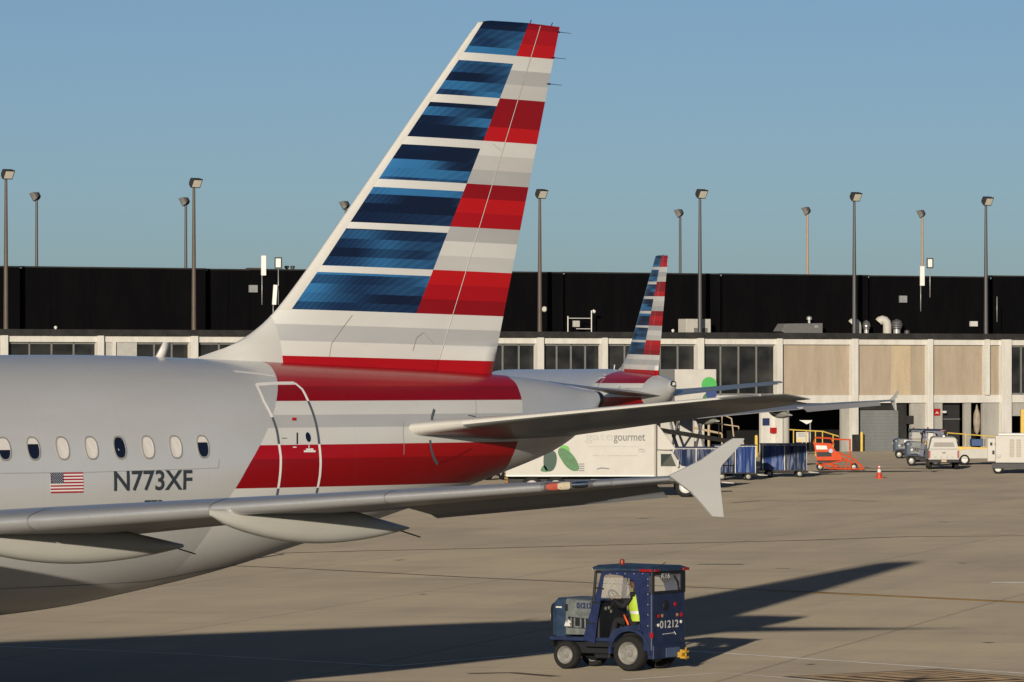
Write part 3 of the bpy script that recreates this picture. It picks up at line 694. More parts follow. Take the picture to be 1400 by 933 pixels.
# second airliner, farther back at the gate, seen from behind
jet2 = copy_tree(jet)
PH = R(-72.5); T2 = Vector(((920-700)/27.2, F/27.2, 0))
jet2.location = T2 + Vector((-math.cos(PH), -math.sin(PH), 0))*(TL-16.1); jet2.rotation_euler = (0,0,PI+PH)
tag(jet2, 'smaller distant airliner at the terminal gate, seen from behind its tail cone', 'airliner', 'parked airliners')
JET_ONLY = []
def text_mesh(txt, size, sx=1.0, bold=0.0, align='LEFT', spacing=1.0):
    c = bpy.data.curves.new('t','FONT'); c.body = txt; c.size = size; c.align_x = align; c.offset = bold; c.space_character = spacing
    c.resolution_u = 6
    o = bpy.data.objects.new('t', c); C.objects.link(o)
    dg = bpy.context.evaluated_depsgraph_get(); me = bpy.data.meshes.new_from_object(o.evaluated_get(dg))
    bpy.data.objects.remove(o); bpy.data.curves.remove(c)
    for v in me.vertices: v.co.x *= sx
    return me
def lettering(name, txt, h, width, fn, m, parent, bold=0.0, slices=0):
    """text whose capital height is h and width is width; fn maps (a, b) in metres to a point"""
    me = text_mesh(txt, 1.0, bold=bold)
    xs = [v.co.x for v in me.vertices]; ys = [v.co.y for v in me.vertices]
    x0,x1,y0,y1 = min(xs),max(xs),min(ys),max(ys)
    bm = bmesh.new(); bm.from_mesh(me)
    for k in range(1, slices):
        g = bm.verts[:]+bm.edges[:]+bm.faces[:]
        bmesh.ops.bisect_plane(bm, geom=g, plane_co=(0,y0+(y1-y0)*k/slices,0), plane_no=(0,1,0))
    for v in bm.verts: v.co = fn((v.co.x-x0)/(x1-x0)*width, (v.co.y-y0)/(y1-y0)*h)
    bm.to_mesh(me); bm.free(); me.materials.clear(); me.materials.append(m); me.name = name
    o = bpy.data.objects.new(name, me); C.objects.link(o); o.parent = parent; return o
# registration and flag
p0 = hit(155.5,672); p1 = hit(262,671); ph = hit(155.5,644)[1]-p0[1]
lettering('registration', 'N773XF', ph, p1[0]-p0[0], lambda a,b: surf(p0[0]+a, p0[1]+b-.0, .009), M_NAVYTXT, jet_fus, .018, 5)
q0 = hit(196,697); q1 = hit(221,697); 
lettering('fleet_number', '773', hit(196,684)[1]-q0[1], q1[0]-q0[0], lambda a,b: surf(q0[0]+a, q0[1]+b, .009), M_NAVYTXT, jet_fus, .022, 3)
f0 = hit(69,674.5); f1 = hit(113.7,673.5); fh = hit(69,646.5)[1]-f0[1]; fw = f1[0]-f0[0]
b = MB(); b.grid([[surf(f0[0]+fw*i/4, f0[1]+fh*j/6, .006) for i in range(5)] for j in range(7)]); b.build('flag', mat('flag_white',(.75,.73,.72),.4,var=.02), jet_fus)
b = MB()
for k in range(0,13,2): b.grid([[surf(f0[0]+fw*i/4, f0[1]+fh*(k+j*1.0)/13, .009) for i in range(5)] for j in range(2)])
b.build('flag_stripe', mat('flag_red',(.35,.015,.03),.4,var=.02), jet_fus)
b = MB(); b.grid([[surf(f0[0]+fw*.39*i/2, f0[1]+fh*(6/13+7/13*j/3), .012) for i in range(3)] for j in range(4)]); b.build('flag_canton', mat('flag_blue',(.012,.022,.07),.4,var=.02), jet_fus)
b = MB()
for r_ in range(9):
    for c_ in range(6 if r_%2==0 else 5):
        a = f0[0]+fw*.39*((c_+(.5 if r_%2==0 else 1))/6); z = f0[1]+fh*(6/13+7/13*(r_+.5)/9)
        b.poly([surf(a+.007*math.cos(q), z+.007*math.sin(q), .0145) for q in [j*2*PI/5 for j in range(5)]])
b.build('flag_star', M_LINEW, jet_fus)
# =====================================================================
# TERMINAL
# =====================================================================
TO = Vector((-34.1,341.5,0)); TA = R(29.6); ca, sa = math.cos(TA), math.sin(TA)
def tU(u, off=0):
    k=(u-700)/F; return (k*(TO.y+ca*off)-TO.x+sa*off)/(ca-sa*k)
def zV(u, v, off=0):
    t_=tU(u,off); Y=TO.y+sa*t_+ca*off; return CAMZ-(v-513)/F*Y
term = empty('terminal_building', TO, TA, 'long airport terminal with black upper screen wall, white frame and tan panels', 'terminal')
def stained(name, base, dark, sc=(.5,.5,.12)):
    base=tuple(q*ALB for q in base); dark=tuple(q*ALB for q in dark)
    t = NT(name); v = t.co(); n1=t.noise(t.mapp(v,sc),2.2,6,.65); n2=t.noise(t.mapp(v,(3,3,.35)),1.5,4,.6); n3=t.noise(v,8,4,.6)
    c=t.mix(t.ramp(n1,[(.42,(0,0,0)),(.72,(.8,.8,.8))]), base, dark)
    c=t.mix(1.0,c,t.ramp(n2,[(.3,(.93,.925,.92)),(.6,(1.02,1.02,1.02))]),'MULTIPLY')
    c=t.mix(1.0,c,t.ramp(n3,[(.3,(.93,.93,.93)),(.7,(1.04,1.04,1.04))]),'MULTIPLY')
    t.setp(c,.85,0,0,.3); t.bump(n3,.15,.01); return t.m
M_TWH = stained('terminal_white_concrete',(.74,.72,.665),(.60,.575,.52)); M_TTAN = stained('tan_panel',(.47,.39,.295),(.38,.31,.23)); M_TTAN2=stained('tan_panel_pale',(.58,.47,.32),(.50,.40,.27))
M_TTAN3 = stained('tan_panel_grey',(.43,.36,.27),(.36,.29,.21)); M_TGRY=stained('grey_wall',(.42,.41,.37),(.33,.31,.28)); M_TBLK=stained('black_cladding',(.0030,.0030,.0038),(.0055,.0055,.006))
M_TBLK.node_tree.nodes['Principled BSDF'].inputs['Specular IOR Level'].default_value=.05
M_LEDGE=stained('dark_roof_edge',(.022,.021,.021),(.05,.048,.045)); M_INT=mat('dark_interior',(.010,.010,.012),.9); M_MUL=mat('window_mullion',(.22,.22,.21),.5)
M_GDOOR=stained('roller_door_grey',(.22,.23,.23),(.18,.19,.19))
# glass with a hint of the room behind
t=NT('terminal_glass'); v=t.co(); n1=t.noise(t.mapp(v,(.35,1,.6)),1.3,3,.5)
t.setp(t.ramp(n1,[(.35,(.010,.011,.012)),(.6,(.028,.028,.028)),(.75,(.045,.042,.04))]),.10,0,0,.35); M_TGL=t.m
tp0, tp1 = -25, 110
z_f1, z_f0, z_b1, z_b0 = 8.25, 7.82, 4.12, 3.55
def tbox(name,x0,x1,y0,y1,z0,z1,m,par=term,bev=0): return MB().ab((x0,y0,z0),(x1,y1,z1),bev).build(name,m,par)
# floors / beams
tbox('fascia_beam',tp0,tp1,-.12,.5,z_f0,z_f1,M_TWH); tbox('floor_beam',tp0,tp1,-.12,.6,z_b0,z_b1,M_TWH)
b=MB(); b.ab((tp0,-.35,z_f1+.003),(tp1,4.2,z_f1+.16)); b.ab((tp0,-.2,z_f1+.10),(tp1,.35,z_f1+.42)); b.build('roof_edge',M_LEDGE,term)
tbox('roof_deck',tp0,tp1,.36,30,z_f1+.163,z_f1+.2,M_LEDGE)
# black screen wall, with open seams and a slightly stepped top
seams=[tU(u,3.2) for u in (-60,27,281,312,342,560,770,985,1187,1354,1470)]; seams[0]=tp0; seams[-1]=tp1
ztops=[12.86,12.86,12.83,12.83,12.86,12.88,12.9,12.92,12.90,13.0]
for i,(a,c) in enumerate(zip(seams,seams[1:])):
    g=.28 if i in (1,2,6,7,8,9) else .05
    p=tbox('screen_wall',a+g,c-.0,3.2,3.5,8.46,ztops[i],M_TBLK)
    tbox('coping',a+.01,c-.01,3.12,3.58,ztops[i]+.003,ztops[i]+.10,M_LEDGE,p)
tbox('screen_back',tp0,tp1,3.7,3.9,8.46,12.83,mat('seam_black',(.003,.003,.003),.9,spec=.1))
b=MB()
for k in range(46):
    x=tp0+3*k; b.ab((x,3.17,8.5),(x+.05,3.198,12.7))
b.build('cladding_rib',M_TBLK,term)['kind']='stuff'
# columns
colu=[5,137,265,396,520,640,738,826,957,1065,1168,1271,1375,1484]; colx=[tU(u,-.2) for u in colu]
for u,x in zip(colu,colx):
    wd=.52 if u not in (137,826,1065,1271) else .44
    if u in (1375,): wd=.85
    c_=tbox('column',x-wd/2,x+wd/2,-.38,.3,0,z_f1+.0,M_TWH,bev=.02)
    if u==1168: tbox('column_guard',x-.32,x+.32,-.46,-.383,0,1.25,M_LEDGE,c_)
x=tU(1349,-.2); tbox('column',x-.2,x+.2,-.34,.3,z_b1,z_f1,M_TWH)
x0,x1=tU(141,0),tU(187,0)
tbox('blank_panel',x0,x1,-.02,.2,z_b1,z_f0,mat('light_grey_panel',(.5,.49,.46),.6)); 
x=tU(155,0); tbox('pilaster',x-.1,x+.1,-.2,-.021,z_b1,z_f0,M_TWH)
def winbay(ua,ub,nm,gap=.0):
    x0,x1=tU(ua),tU(ub); g=tbox('window',x0,x1,.22,.3,z_b1,z_f0,M_TGL)
    for k in range(1,nm+1):
        x=x0+(x1-x0)*k/(nm+1); tbox('mullion',x-.045,x+.045,.12,.218,z_b1+.002,z_f0-.002,M_MUL,g)
    tbox('sill',x0+.002,x1-.002,.12,.219,z_b1+.003,z_b1+.14,M_MUL,g); tbox('head_rail',x0+.002,x1-.002,.12,.219,z_f0-.14,z_f0-.003,M_MUL,g)
for ua,ub,nm in ((-120,0,4),(11,132,3),(188,260,2),(270,392,3),(400,516,3),(524,636,3),(644,733,3),(743,821,3),(831,952,4),(962,1060,3),(1381,1480,5)): winbay(ua,ub,nm)
for i,(ua,ub,m) in enumerate(((1070,1163,M_TTAN),(1173,1219,M_TTAN),(1219,1246,M_TTAN2),(1246,1266,M_TTAN3),(1276,1345,M_TTAN),(1353,1369,M_TTAN3))):
    tbox('wall_panel',tU(ua)+.0,tU(ub)-.012,.10,.3,z_b1+.002,z_f0-.002,m)
# ground floor
tbox('back_wall',tp0,tp1,9,9.2,0,z_b0-.02,M_INT); tbox('ceiling_slab',tp0,tp1,.62,9.0,z_b0-.02,z_b0+.2,M_INT)  # near-black colour stands in for the shade of deep bays
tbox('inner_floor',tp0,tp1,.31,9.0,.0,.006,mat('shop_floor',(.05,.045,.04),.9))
for ua,ub,m in ((-150,3,M_TGRY),(60,110,M_TGRY),(200,262,M_TGRY),(330,390,M_TGRY),(450,518,M_TGRY),(590,640,M_TGRY),(700,735,M_TGRY),(780,822,M_TGRY),(850,880,M_TGRY),(925,952,M_TGRY),(1041,1061,M_TWH),(1151,1164,M_TGRY),
                (1246,1266,M_TGRY),(1276,1289,M_TGRY),(1319,1328,M_TGRY),(1344,1368,M_TGRY)):
    tbox('ground_wall',tU(ua),tU(ub),.05,.3,0,z_b0,m)
tbox('lintel',tU(1381),tU(1480),.05,.3,2.55,z_b0,M_TGRY)
x0,x1=tU(1177),tU(1234); b=MB(); n=26
b.grid([[ (x,.55+.02*(j%2),(3.05)*j/n) for x in (x0,x1)] for j in range(n+1)],False); gd=b.build('roller_door',M_GDOOR,term)
tbox('door_track',x1,x1+.55,.30,.5,0,z_b0,M_LEDGE,gd); tbox('door_hood',x0,x1,.35,.6,3.06,z_b0,M_LEDGE,gd)
x=tU(1244); tbox('control_box',x-.35,x+.25,-.1,.045,2.0,2.6,M_LEDGE)
x0=tU(1289);x1=tU(1318); tbox('dark_door',x0,x1,.6,.7,0,z_b0-.1,mat('dark_door_paint',(.03,.03,.032),.6)); tbox('door_transom',x0,x1,.52,.59,2.3,2.36,M_MUL)
x=tU(1073); MB().tube([(x,-.1,0),(x,-.1,3.0)],.27,16).build('service_pipe',M_TGRY,term)
# wall signs
sg=tbox('red_sign',0,0.001,0,.001,0,.001,M_RED); bpy.data.objects.remove(sg)
def wallthing(name,ua,ub,va,vb,off0,off1,m,label,cat,bev=0):
    x0,x1=tU(ua,off0),tU(ub,off0); z0,z1=zV(ua,vb,off0),zV(ua,va,off0)
    o=MB().ab((0,off0,0),(x1-x0,off1,z1-z0),bev).build(name,m); o.location=TO+Vector((ca*x0,sa*x0,z0)); o.rotation_euler=(0,0,TA); return tag(o,label,cat)
s1=wallthing('wall_sign',1276.5,1285.5,559,568.5,-.02,.045,M_RED,'red square sign with white mark on the grey wall right of the white column','sign')
xx=(tU(1285.5)-tU(1276.5)); 
MB().prism([(xx*.2,-.03,.14),(xx*.5,-.03,.32),(xx*.8,-.03,.14),(xx*.62,-.03,.14),(xx*.5,-.03,.2),(xx*.38,-.03,.14)],(0,-.004,0)).build('sign_mark',M_WHT,s1)
wallthing('wall_sign',1043,1052,572,582,-.02,.045,mat('sign_blue',(.03,.04,.12),.5),'dark blue square sign high on the white pier behind the blue carts','sign')
wallthing('hose_cabinet',1055.5,1062,585,592.5,-.25,.045,M_RED,'red fire hose cabinet on the white pier behind the blue curtained cart','cabinet',.01)
wallthing('wall_lamp',1290,1294,562,565,-.2,.045,M_WHT,'small white wall lamp beside the dark double door','lamp',.01)
t=NT('hanging_canvas'); v=t.co(); t.setp(t.ramp(t.noise(t.mapp(v,(6,6,1)),2,5,.7),[(.3,(.16,.13,.10)),(.7,(.34,.29,.22))]),.9); 
b=MB(); x=tU(1336,.3); b.lathe([(0,.05),(.2,.2),(.9,.28),(1.5,.25),(1.9,.1),(2.2,.04)],(x,.35,1.2),(0,0,1),10); o=b.build('hanging_tarp',t.m); o.location=TO; o.rotation_euler=(0,0,TA); tag(o,'bundled brown tarp hanging in the narrow dark doorway of the terminal','tarp')

# ---------- floodlight masts ----------
M_MAST=mat('mast_brown',(.13,.105,.085),.6,.2,vs=1.0,var=.25); M_MASTG=mat('mast_grey',(.10,.10,.105),.5,.3); M_MASTT=mat('mast_tan',(.40,.29,.20),.6); M_HEAD=mat('lamp_housing',(.045,.045,.04),.5); M_LENS=mat('lamp_lens',(.75,.70,.58),.2,var=.1)
def mast(u,vtop,off,zb,front,m,label,thick=.17,grp='floodlight masts along the terminal roof'):
    t_=tU(u,off); p=TO+Vector((ca*t_-sa*off,sa*t_+ca*off,0)); Y=p.y; ztop=CAMZ-(vtop-513)/F*Y
    r=empty('light_mast',(p.x,p.y,zb),0,label,'light mast',grp); H=ztop-zb
    MB().tube([(0,0,0),(0,0,H*.5),(0,0,H-.35)],[thick,thick*.8,thick*.55],10).build('pole',m,r)
    # lamp head: front masts face the apron (down, right and towards the camera); rear ones face away
    yaw=R(-47) if front else R(165); tilt=R(28)
    h=MB(); ring=[]
    for x_,hw,hh in ((-.26,.26,.16),(-.1,.34,.26),(.20,.40,.33),(.26,.40,.33)): ring.append([(x_,-hw,-hh),(x_,hw,-hh),(x_,hw,hh),(x_,-hw,hh)])
    h.loft(ring,smooth=False); hd=h.build('lamp_head',M_HEAD,r,(.06 if front else -.06,0,H-.05)); hd.rotation_euler=(0,tilt,yaw)
    MB().ab((.261,-.33,-.26),(.275,.33,.26)).build('lens',M_LENS,hd)
    MB().tube([(0,0,H-.4),(0,0,H-.1)],.07,8).build('bracket',M_HEAD,r)
    return r
fm=[(8,236,'tall brown light mast at the far left edge, lamp turned to the apron'),(265,248,'tall brown light mast left of the small double antenna panels'),(738,263,'tall brown light mast just right of the striped foreground tail'),
    (957,263,'tall grey light mast in front of the square rooftop air conditioner'),(1168,267,'tall grey light mast rising beside the rooftop vent stacks'),(1348,273,'tall dark light mast nearest the right edge above the tan panels')]
for u,v_,lb in fm: mast(u,v_,-.05,z_f1+.42,True,M_MAST if u<800 else M_MASTG,lb)
rm=[(50,267,'short mast behind the black wall, second lamp from the left edge'),(254,274,'short mast behind the wall, lamp back turned, left of a tall brown mast'),(473,279,'short mast whose lamp peeks out left of the striped tail'),
    (930,290,'short grey mast behind the wall just left of the tall mast by the air conditioner'),(1104,287,'short tan mast standing alone behind the wall between two tall grey masts'),(1261,291,'short tan mast behind the wall above the white antenna panel')]
for u,v_,lb in rm: mast(u,v_,34,0,False,M_MASTT if u>1000 else M_MASTG,lb,.17)

# ---------- rooftop equipment ----------
def rt(u,off): 
    t_=tU(u,off); return TO+Vector((ca*t_-sa*off,sa*t_+ca*off,0))
ZR=z_f1+.2
M_GALV=mat('galvanised_steel',(.44,.45,.45),.45,.35); M_ACW=mat('unit_beige',(.52,.51,.46),.6); M_DUCT=mat('grey_duct',(.17,.17,.17),.6)
p=rt(950,1.6); ac=empty('air_conditioner',(p.x,p.y,ZR),TA,'square pale rooftop air conditioner behind a grey mast','air conditioner')
MB().ab((-1.05,-.5,.1),(1.05,.6,1.2),.03).build('cabinet',M_ACW,ac); b=MB(); b.ab((-.4,-.53,.2),(.75,-.501,.55)); gr=b.build('grille',M_DUCT,ac); MB().ab((-1.0,-.45,0),(1.0,.5,.1)).build('base_rail',M_HEAD,ac)
p=rt(1093,1.8); du=empty('roof_duct',(p.x,p.y,ZR),TA,'long low grey rooftop duct with sloping left end','duct')
b=MB(); b.prism([(-1.9,-.4,.35),(-1.5,-.4,.9),(1.75,-.4,.95),(1.75,-.4,0.02),(-.9,-.4,.02)],(0,1.0,0)); b.build('casing',M_DUCT,du)
MB().lathe([(0,.1),(.22,.1),(.25,.2),(.42,.2),(.5,.12),(.52,.02)],(.85,0,.95),(0,0,1),14).build('vent_cap',M_GALV,du); MB().box((1.2,-.43,.7),(.3,.05,.2)).build('inlet',M_GALV,du)
def goose(u,off,r_,h,label,m):
    p=rt(u,off); o=MB(); pts=[(0,0,0),(0,0,h-r_*1.5)]+[(-r_*1.1*(1-math.cos(a)),0,h-r_*1.5+r_*1.3*math.sin(a)) for a in (R(30),R(60),R(90),R(120),R(145))]
    o.tube(pts,[r_]*2+[r_*1.02]*5,14); q=o.build('gooseneck_vent',m); q.location=(p.x,p.y,ZR); q.rotation_euler=(0,0,R(0)); return tag(q,label,'vent')
goose(1173,1.7,.26,1.15,'pale gooseneck roof vent directly at the foot of a tall grey mast',M_ACW)
goose(1213,1.7,.32,1.3,'larger pale gooseneck roof vent left of the ribbed metal turbine',M_ACW)
def turbine(u,off,r_,h,label):
    p=rt(u,off); r=empty('roof_turbine',(p.x,p.y,ZR),0,label,'vent')
    MB().lathe([(0,r_*.6),(h*.4,r_*.6)],(0,0,0),(0,0,1),16).build('stack',M_GALV,r)
    pr=[(h*.4,r_*.7)]
    for k in range(9): pr.append((h*(.42+.06*k), r_*(1.0-.25*abs(k-4)/4+(.08 if k%2 else -.05))))
    pr.append((h,.05)); MB().lathe(pr,(0,0,0),(0,0,1),18).build('cap',M_CHROMED,r)
M_CHROMED=mat('dull_bright_metal',(.45,.45,.45),.35,.8)
turbine(1184.5,1.7,.30,1.2,'dark slim roof vent stack right of the grey mast'); turbine(1226,1.9,.45,1.3,'shiny ribbed roof turbine right of the larger gooseneck vent'); turbine(1240,1.6,.22,.5,'tiny squat roof vent beside the shiny ribbed turbine')
def panel(u,va,vb,off,wd,m,name,label,cat,pole_to,group=None,frame=False,du_=0,ry=0):
    p=rt(u,off); Y=p.y; z1=CAMZ-(va-513)/F*Y; z0=CAMZ-(vb-513)/F*Y; zp=CAMZ-(pole_to-513)/F*Y
    r=empty(name,(p.x,p.y,zp),0,label,cat,group)
    o=MB().ab((-wd/2,-.07,z0-zp),(wd/2,.07,z1-zp),.03).build('panel' if not frame else 'lamp_frame',m if not frame else M_BLK,r); o.rotation_euler=(0,ry,0)
    if frame: MB().ab((-wd/2+.09,-.09,z0-zp+.09),(wd/2-.09,-.072,z1-zp-.09)).build('lamp_glass',M_WHT,o)
    MB().tube([(du_,.0,0),(du_,.0,z0-zp+.1)],.035,6).build('pole',M_GALV,r)
    MB().box((du_,.25,.25),(.06,.5,.06)).build('bracket',M_GALV,r)
panel(360.5,349.5,377,3.0,.36,M_WHT,'antenna_panel','taller white antenna panel topping the wall beside the striped tail','antenna',417,None,False,-.12)
panel(373.5,389.5,417,2.9,.30,M_WHT,'antenna_panel','lower tilted white antenna panel near the left edge of the tail fin','antenna',436,None,False,0,R(4))
panel(380.5,352,367.5,3.0,.52,M_WHT,'floodlight','black framed square floodlight beside the taller white antenna panel','floodlight',417,None,True)
panel(1261,364,391,3.0,.36,M_WHT,'antenna_panel','white antenna panel above the wall under the short tan mast on the right','antenna',426,None,False,-.12)
panel(1271.5,353,367,3.0,.50,M_WHT,'floodlight','black framed square floodlight beside the right-hand antenna panel','floodlight',407,None,True)
def wbox(ua,ub,va,vb,m,label,cat,name='junction_box',off=3.19,dep=.25):
    o=wallthing(name,ua,ub,va,vb,off-dep,off,m,label,cat,.02); return o
wbox(342,352.5,390,400,mat('box_grey',(.33,.34,.34),.5),'grey square box on the black wall left of the antenna panels','box')
wbox(1231.5,1240.5,404.5,414,M_GALV,'grey square box high on the black wall left of the right-hand antenna','box')
o=wbox(1328,1337,439.5,446.5,M_WHT,'white conduit box low on the black wall near the last tall mast','box')
MB().tube([(.35,.1,.3),(.35,.1,2.2)],.03,6).build('conduit',M_GALV,o); 
p=rt(744.5,3.0); o=MB().lathe([(-.12,.02),(-.1,.16),(0,.21),(.1,.16),(.12,.02)],(0,0,0),(0,-1,0),14).build('wall_lamp',M_ACW); o.location=(p.x,p.y,zV(744.5,423,3.0)); tag(o,'small round lamp on the black wall just right of a brown mast','lamp')
p=rt(793,1.5); r=empty('camera_rig',(p.x,p.y,ZR),TA,'white pipe frame on the roof carrying a box and a dome camera','camera rig')
b=MB()
for x in (-1.0,.95): b.tube([(x,0,0),(x,0,1.35)],.04,6)
b.tube([(-1.0,0,1.2),(.95,0,1.2)],.03,6); b.tube([(-.3,0,.45),(.95,0,.45)],.03,6); b.tube([(.95,0,1.3),(.95,0,1.75),(1.15,0,1.8)],.045,6); b.build('frame',M_WHT,r)
MB().box((-.35,-.05,.8),(.5,.2,.45),bev=.02).build('equipment_box',M_ACW,r); MB().lathe([(0,.1),(.12,.13),(.2,.08)],(1.17,0,1.78),(0,0,-1),12).build('dome_camera',M_WHT,r)
p=rt(347,4.5); o=MB().ab((-.5,-.3,0),(.5,.3,.35),.02).build('roof_hatch',mat('hatch_brown',(.10,.07,.055),.7)); o.location=(p.x,p.y,12.70); o.rotation_euler=(0,0,TA); tag(o,'low brown hatch on top of the black wall left of the antenna panels','hatch')
for u,lb in ((392,'small dark vent on the wall top between floodlight and tail fin'),(400,'small dark vent on the wall top touching the left edge of the tail fin')):
    p=rt(u,4.2); o=MB().lathe([(0,.1),(.3,.1),(.32,.17),(.45,.17),(.47,.05)],(0,0,0),(0,0,1),10).build('roof_vent',M_HEAD); o.location=(p.x,p.y,12.75); tag(o,lb,'vent')
for u,lb in ((906,'small white cap on the roof edge left of the air conditioner'),(62,'small white cap on the roof edge at the far left')):
    p=rt(u+14,.6); o=MB().lathe([(0,.06),(.1,.12),(.2,.1),(.24,.02)],(0,0,0),(0,0,1),10).build('vent_cap_small',M_WHT); o.location=(p.x,p.y,z_f1+.42); tag(o,lb,'roof cap')
# =====================================================================
# GROUND VEHICLES
# =====================================================================
M_TBLU=mat('tug_blue_paint',(.018,.031,.085),.5,0,0,var=.45,vs=5); M_TBLU2=mat('tug_blue_light',(.028,.055,.105),.5,var=.45,vs=6); M_TGR=mat('tug_grey_paint',(.165,.185,.185),.5,var=.45,vs=6)
M_VINYL=mat('blue_vinyl',(.020,.031,.095),.38,0,.1,var=.25,vs=8); M_TDK=mat('tug_dark_steel',(.012,.013,.016),.6); M_TYRE=mat('tyre_rubber',(.016,.015,.015),.85,var=.3,vs=10); M_RIM=mat('wheel_rim',(.34,.33,.30),.45,.3,var=.3,vs=12)
M_TAIL=mat('tail_lamp_red',(.30,.010,.014),.35); M_AMB=mat('amber_lamp',(.30,.20,.10),.3); M_HOOK=mat('hitch_yellow',(.52,.30,.03),.45)
t=NT('clear_vinyl'); t.b.inputs['Base Color'].default_value=(.8,.8,.78,1); t.b.inputs['Alpha'].default_value=.16; t.b.inputs['Roughness'].default_value=.12; M_CLR=t.m
def wheel(par,x,y,z,r,w,side,rim_r=.58,m=M_RIM):
    wh=MB().lathe([(-w/2,r*.62),(-w/2,r*.9),(-w*.36,r*.985),(-w*.15,r),(w*.15,r),(w*.36,r*.985),(w/2,r*.9),(w/2,r*.62)],(0,0,0),(0,1,0),32,False).build('wheel',M_TYRE,par,(x,y,z))
    MB().lathe([(w*.5*.98,r*.64),(w*.42,r*rim_r),(w*.18,r*.46),(w*.22,r*.22),(w*.34,r*.2),(w*.34,.01),(-w*.4,.01),(-w*.45,r*.64)],(0,0,0),(0,side,0),24,False).build('rim',m,wh)
    return wh
TG=R(148)
def make_tug():
    r=empty('baggage_tractor',(2.53,97.3,0),TG)
    fw=Vector((math.cos(TG),math.sin(TG),0)); lf=Vector((-math.sin(TG),math.cos(TG),0)); O=Vector((2.53,97.3,0))
    def T(u,v,y):   # photo pixel on the tractor's side plane y -> (x, z)
        k=(u-700)/F; a=O+lf*y; x=(k*a.y-a.x)/(fw.x-k*fw.y); Y=a.y+fw.y*x; return x, CAMZ-(v-513)/F*Y
    def rear(u,v,x=-.52):  # photo pixel on the rear plane x -> (y, z)
        k=(u-700)/F; a=O+fw*x; y=(k*a.y-a.x)/(lf.x-k*lf.y); Y=a.y+lf.y*y; return y, CAMZ-(v-513)/F*Y
    W=.62
    # chassis
    b=MB(); b.ab((-.3,-.42,.30),(1.70,.42,.52),.02); b.ab((.28,-.60,.44),(.98,.60,.54),.01); b.build('chassis',M_TDK,r)
    b=MB(); b.tube([(.35,0,.25),(1.3,0,.25)],.05,8); b.tube([(1.42,-.5,.27),(1.42,.5,.27)],.05,8); b.tube([(0,-.5,.345),(0,.5,.345)],.07,8); b.box((.75,.25,.30),(.35,.2,.18),bev=.02); b.build('running_gear',M_TDK,r)
    # hood
    def hsec(x,w,z0,z1,c=.07): return [(x,-w,z0),(x,w,z0),(x,w,z1-c),(x,w-c*.35,z1-c*.3),(x,w-c,z1),(x,-w+c,z1),(x,-w+c*.35,z1-c*.3),(x,-w,z1-c)]
    hd=MB().loft([hsec(.83,.52,.66,1.31),hsec(1.46,.50,.66,1.35)],smooth=False).build('hood',M_TGR,r)
    MB().loft([hsec(1.462,.505,.62,1.352),hsec(1.66,.50,.62,1.35),hsec(1.76,.47,.64,1.28,.1)],smooth=False).build('hood_nose',M_TBLU2,r)
    g=MB().loft([hsec(1.765,.46,.42,1.27,.1),hsec(1.83,.45,.42,1.24,.1)],smooth=False).build('front_grille',M_TDK,r)
    for z in (.72,.84,.96,1.08): MB().ab((1.832,-.34,z),(1.85,.34,z+.05)).build('grille_bar',M_TBLU,g)
    for s in (1,-1): MB().lathe([(0,.09),(.03,.08),(.035,.01)],(1.83,s*.34,1.0),(1,0,0),14).build('headlight',M_WHT,g)
    MB().ab((.35,-.56,.54),(1.80,.56,.62),.02).build('side_rail',M_TBLU,r)
    # vent panel and marks on the port side of the hood
    def sidepanel(pxs,y,d,name,m,par):
        return MB().prism([(T(u,v,y)[0],y,T(u,v,y)[1]) for u,v in pxs],(0,d,0)).build(name,m,par)
    sidepanel([(777,843),(806,846),(803,860),(776,858)],.513,.008,'vent_panel',M_TDK,hd)
    for u0,u1,v0,v1 in ((780,782,844.5,857),(784.5,786.5,845,858),(786.5,793,856,858),(793,795,845.5,858.4),(799,801,846,858.5)): sidepanel([(u0,v0),(u1,v0+.2),(u1,v1+.2),(u0,v1)],.523,.005,'vent_mark',M_TGR,hd)
    for a in ((771.5,856,774,848,776,856),(774.5,856,777,846,780,856.5),(777.5,851,779,847,781,852)): sidepanel([(a[0],a[1]),(a[2],a[3]),(a[4],a[5])],.530,.004,'emblem',M_WHT,hd)
    x0,z0=T(788.5,832,.513); x1,_=T(809.5,834,.513)
    lettering('number','01212',.115,x0-x1,lambda a,b_:Vector((x0-a,.524,z0+b_)),M_TXB,hd,.045)
    sidepanel([(760,829),(768,829.3),(768,831.2),(760,830.9)],.507,.004,'decal',M_WHT,hd)
    sidepanel([(773.5,826),(776,826),(776,835),(773.5,835)],.524,.02,'latch',M_TDK,hd)
    # rear body
    b=MB(); ry_=[(x,z) for x,z in ((-.52,.50),(-.52,1.45),(-.46,1.50),(.10,1.50))]
    b.ab((-.52,-.62,.38),(-.30,.62,1.49),.03); rb=b.build('rear_body',M_TBLU,r)
    b=MB(); b.ab((-.545,-.60,.24),(-.40,.60,.50),.015); b.build('rear_bumper',M_TBLU,rb)
    b=MB(); b.ab((-.56,-.34,.26),(-.547,.16,.44)); b.build('bumper_plate',mat('plate_blue',(.07,.12,.22),.5),rb)
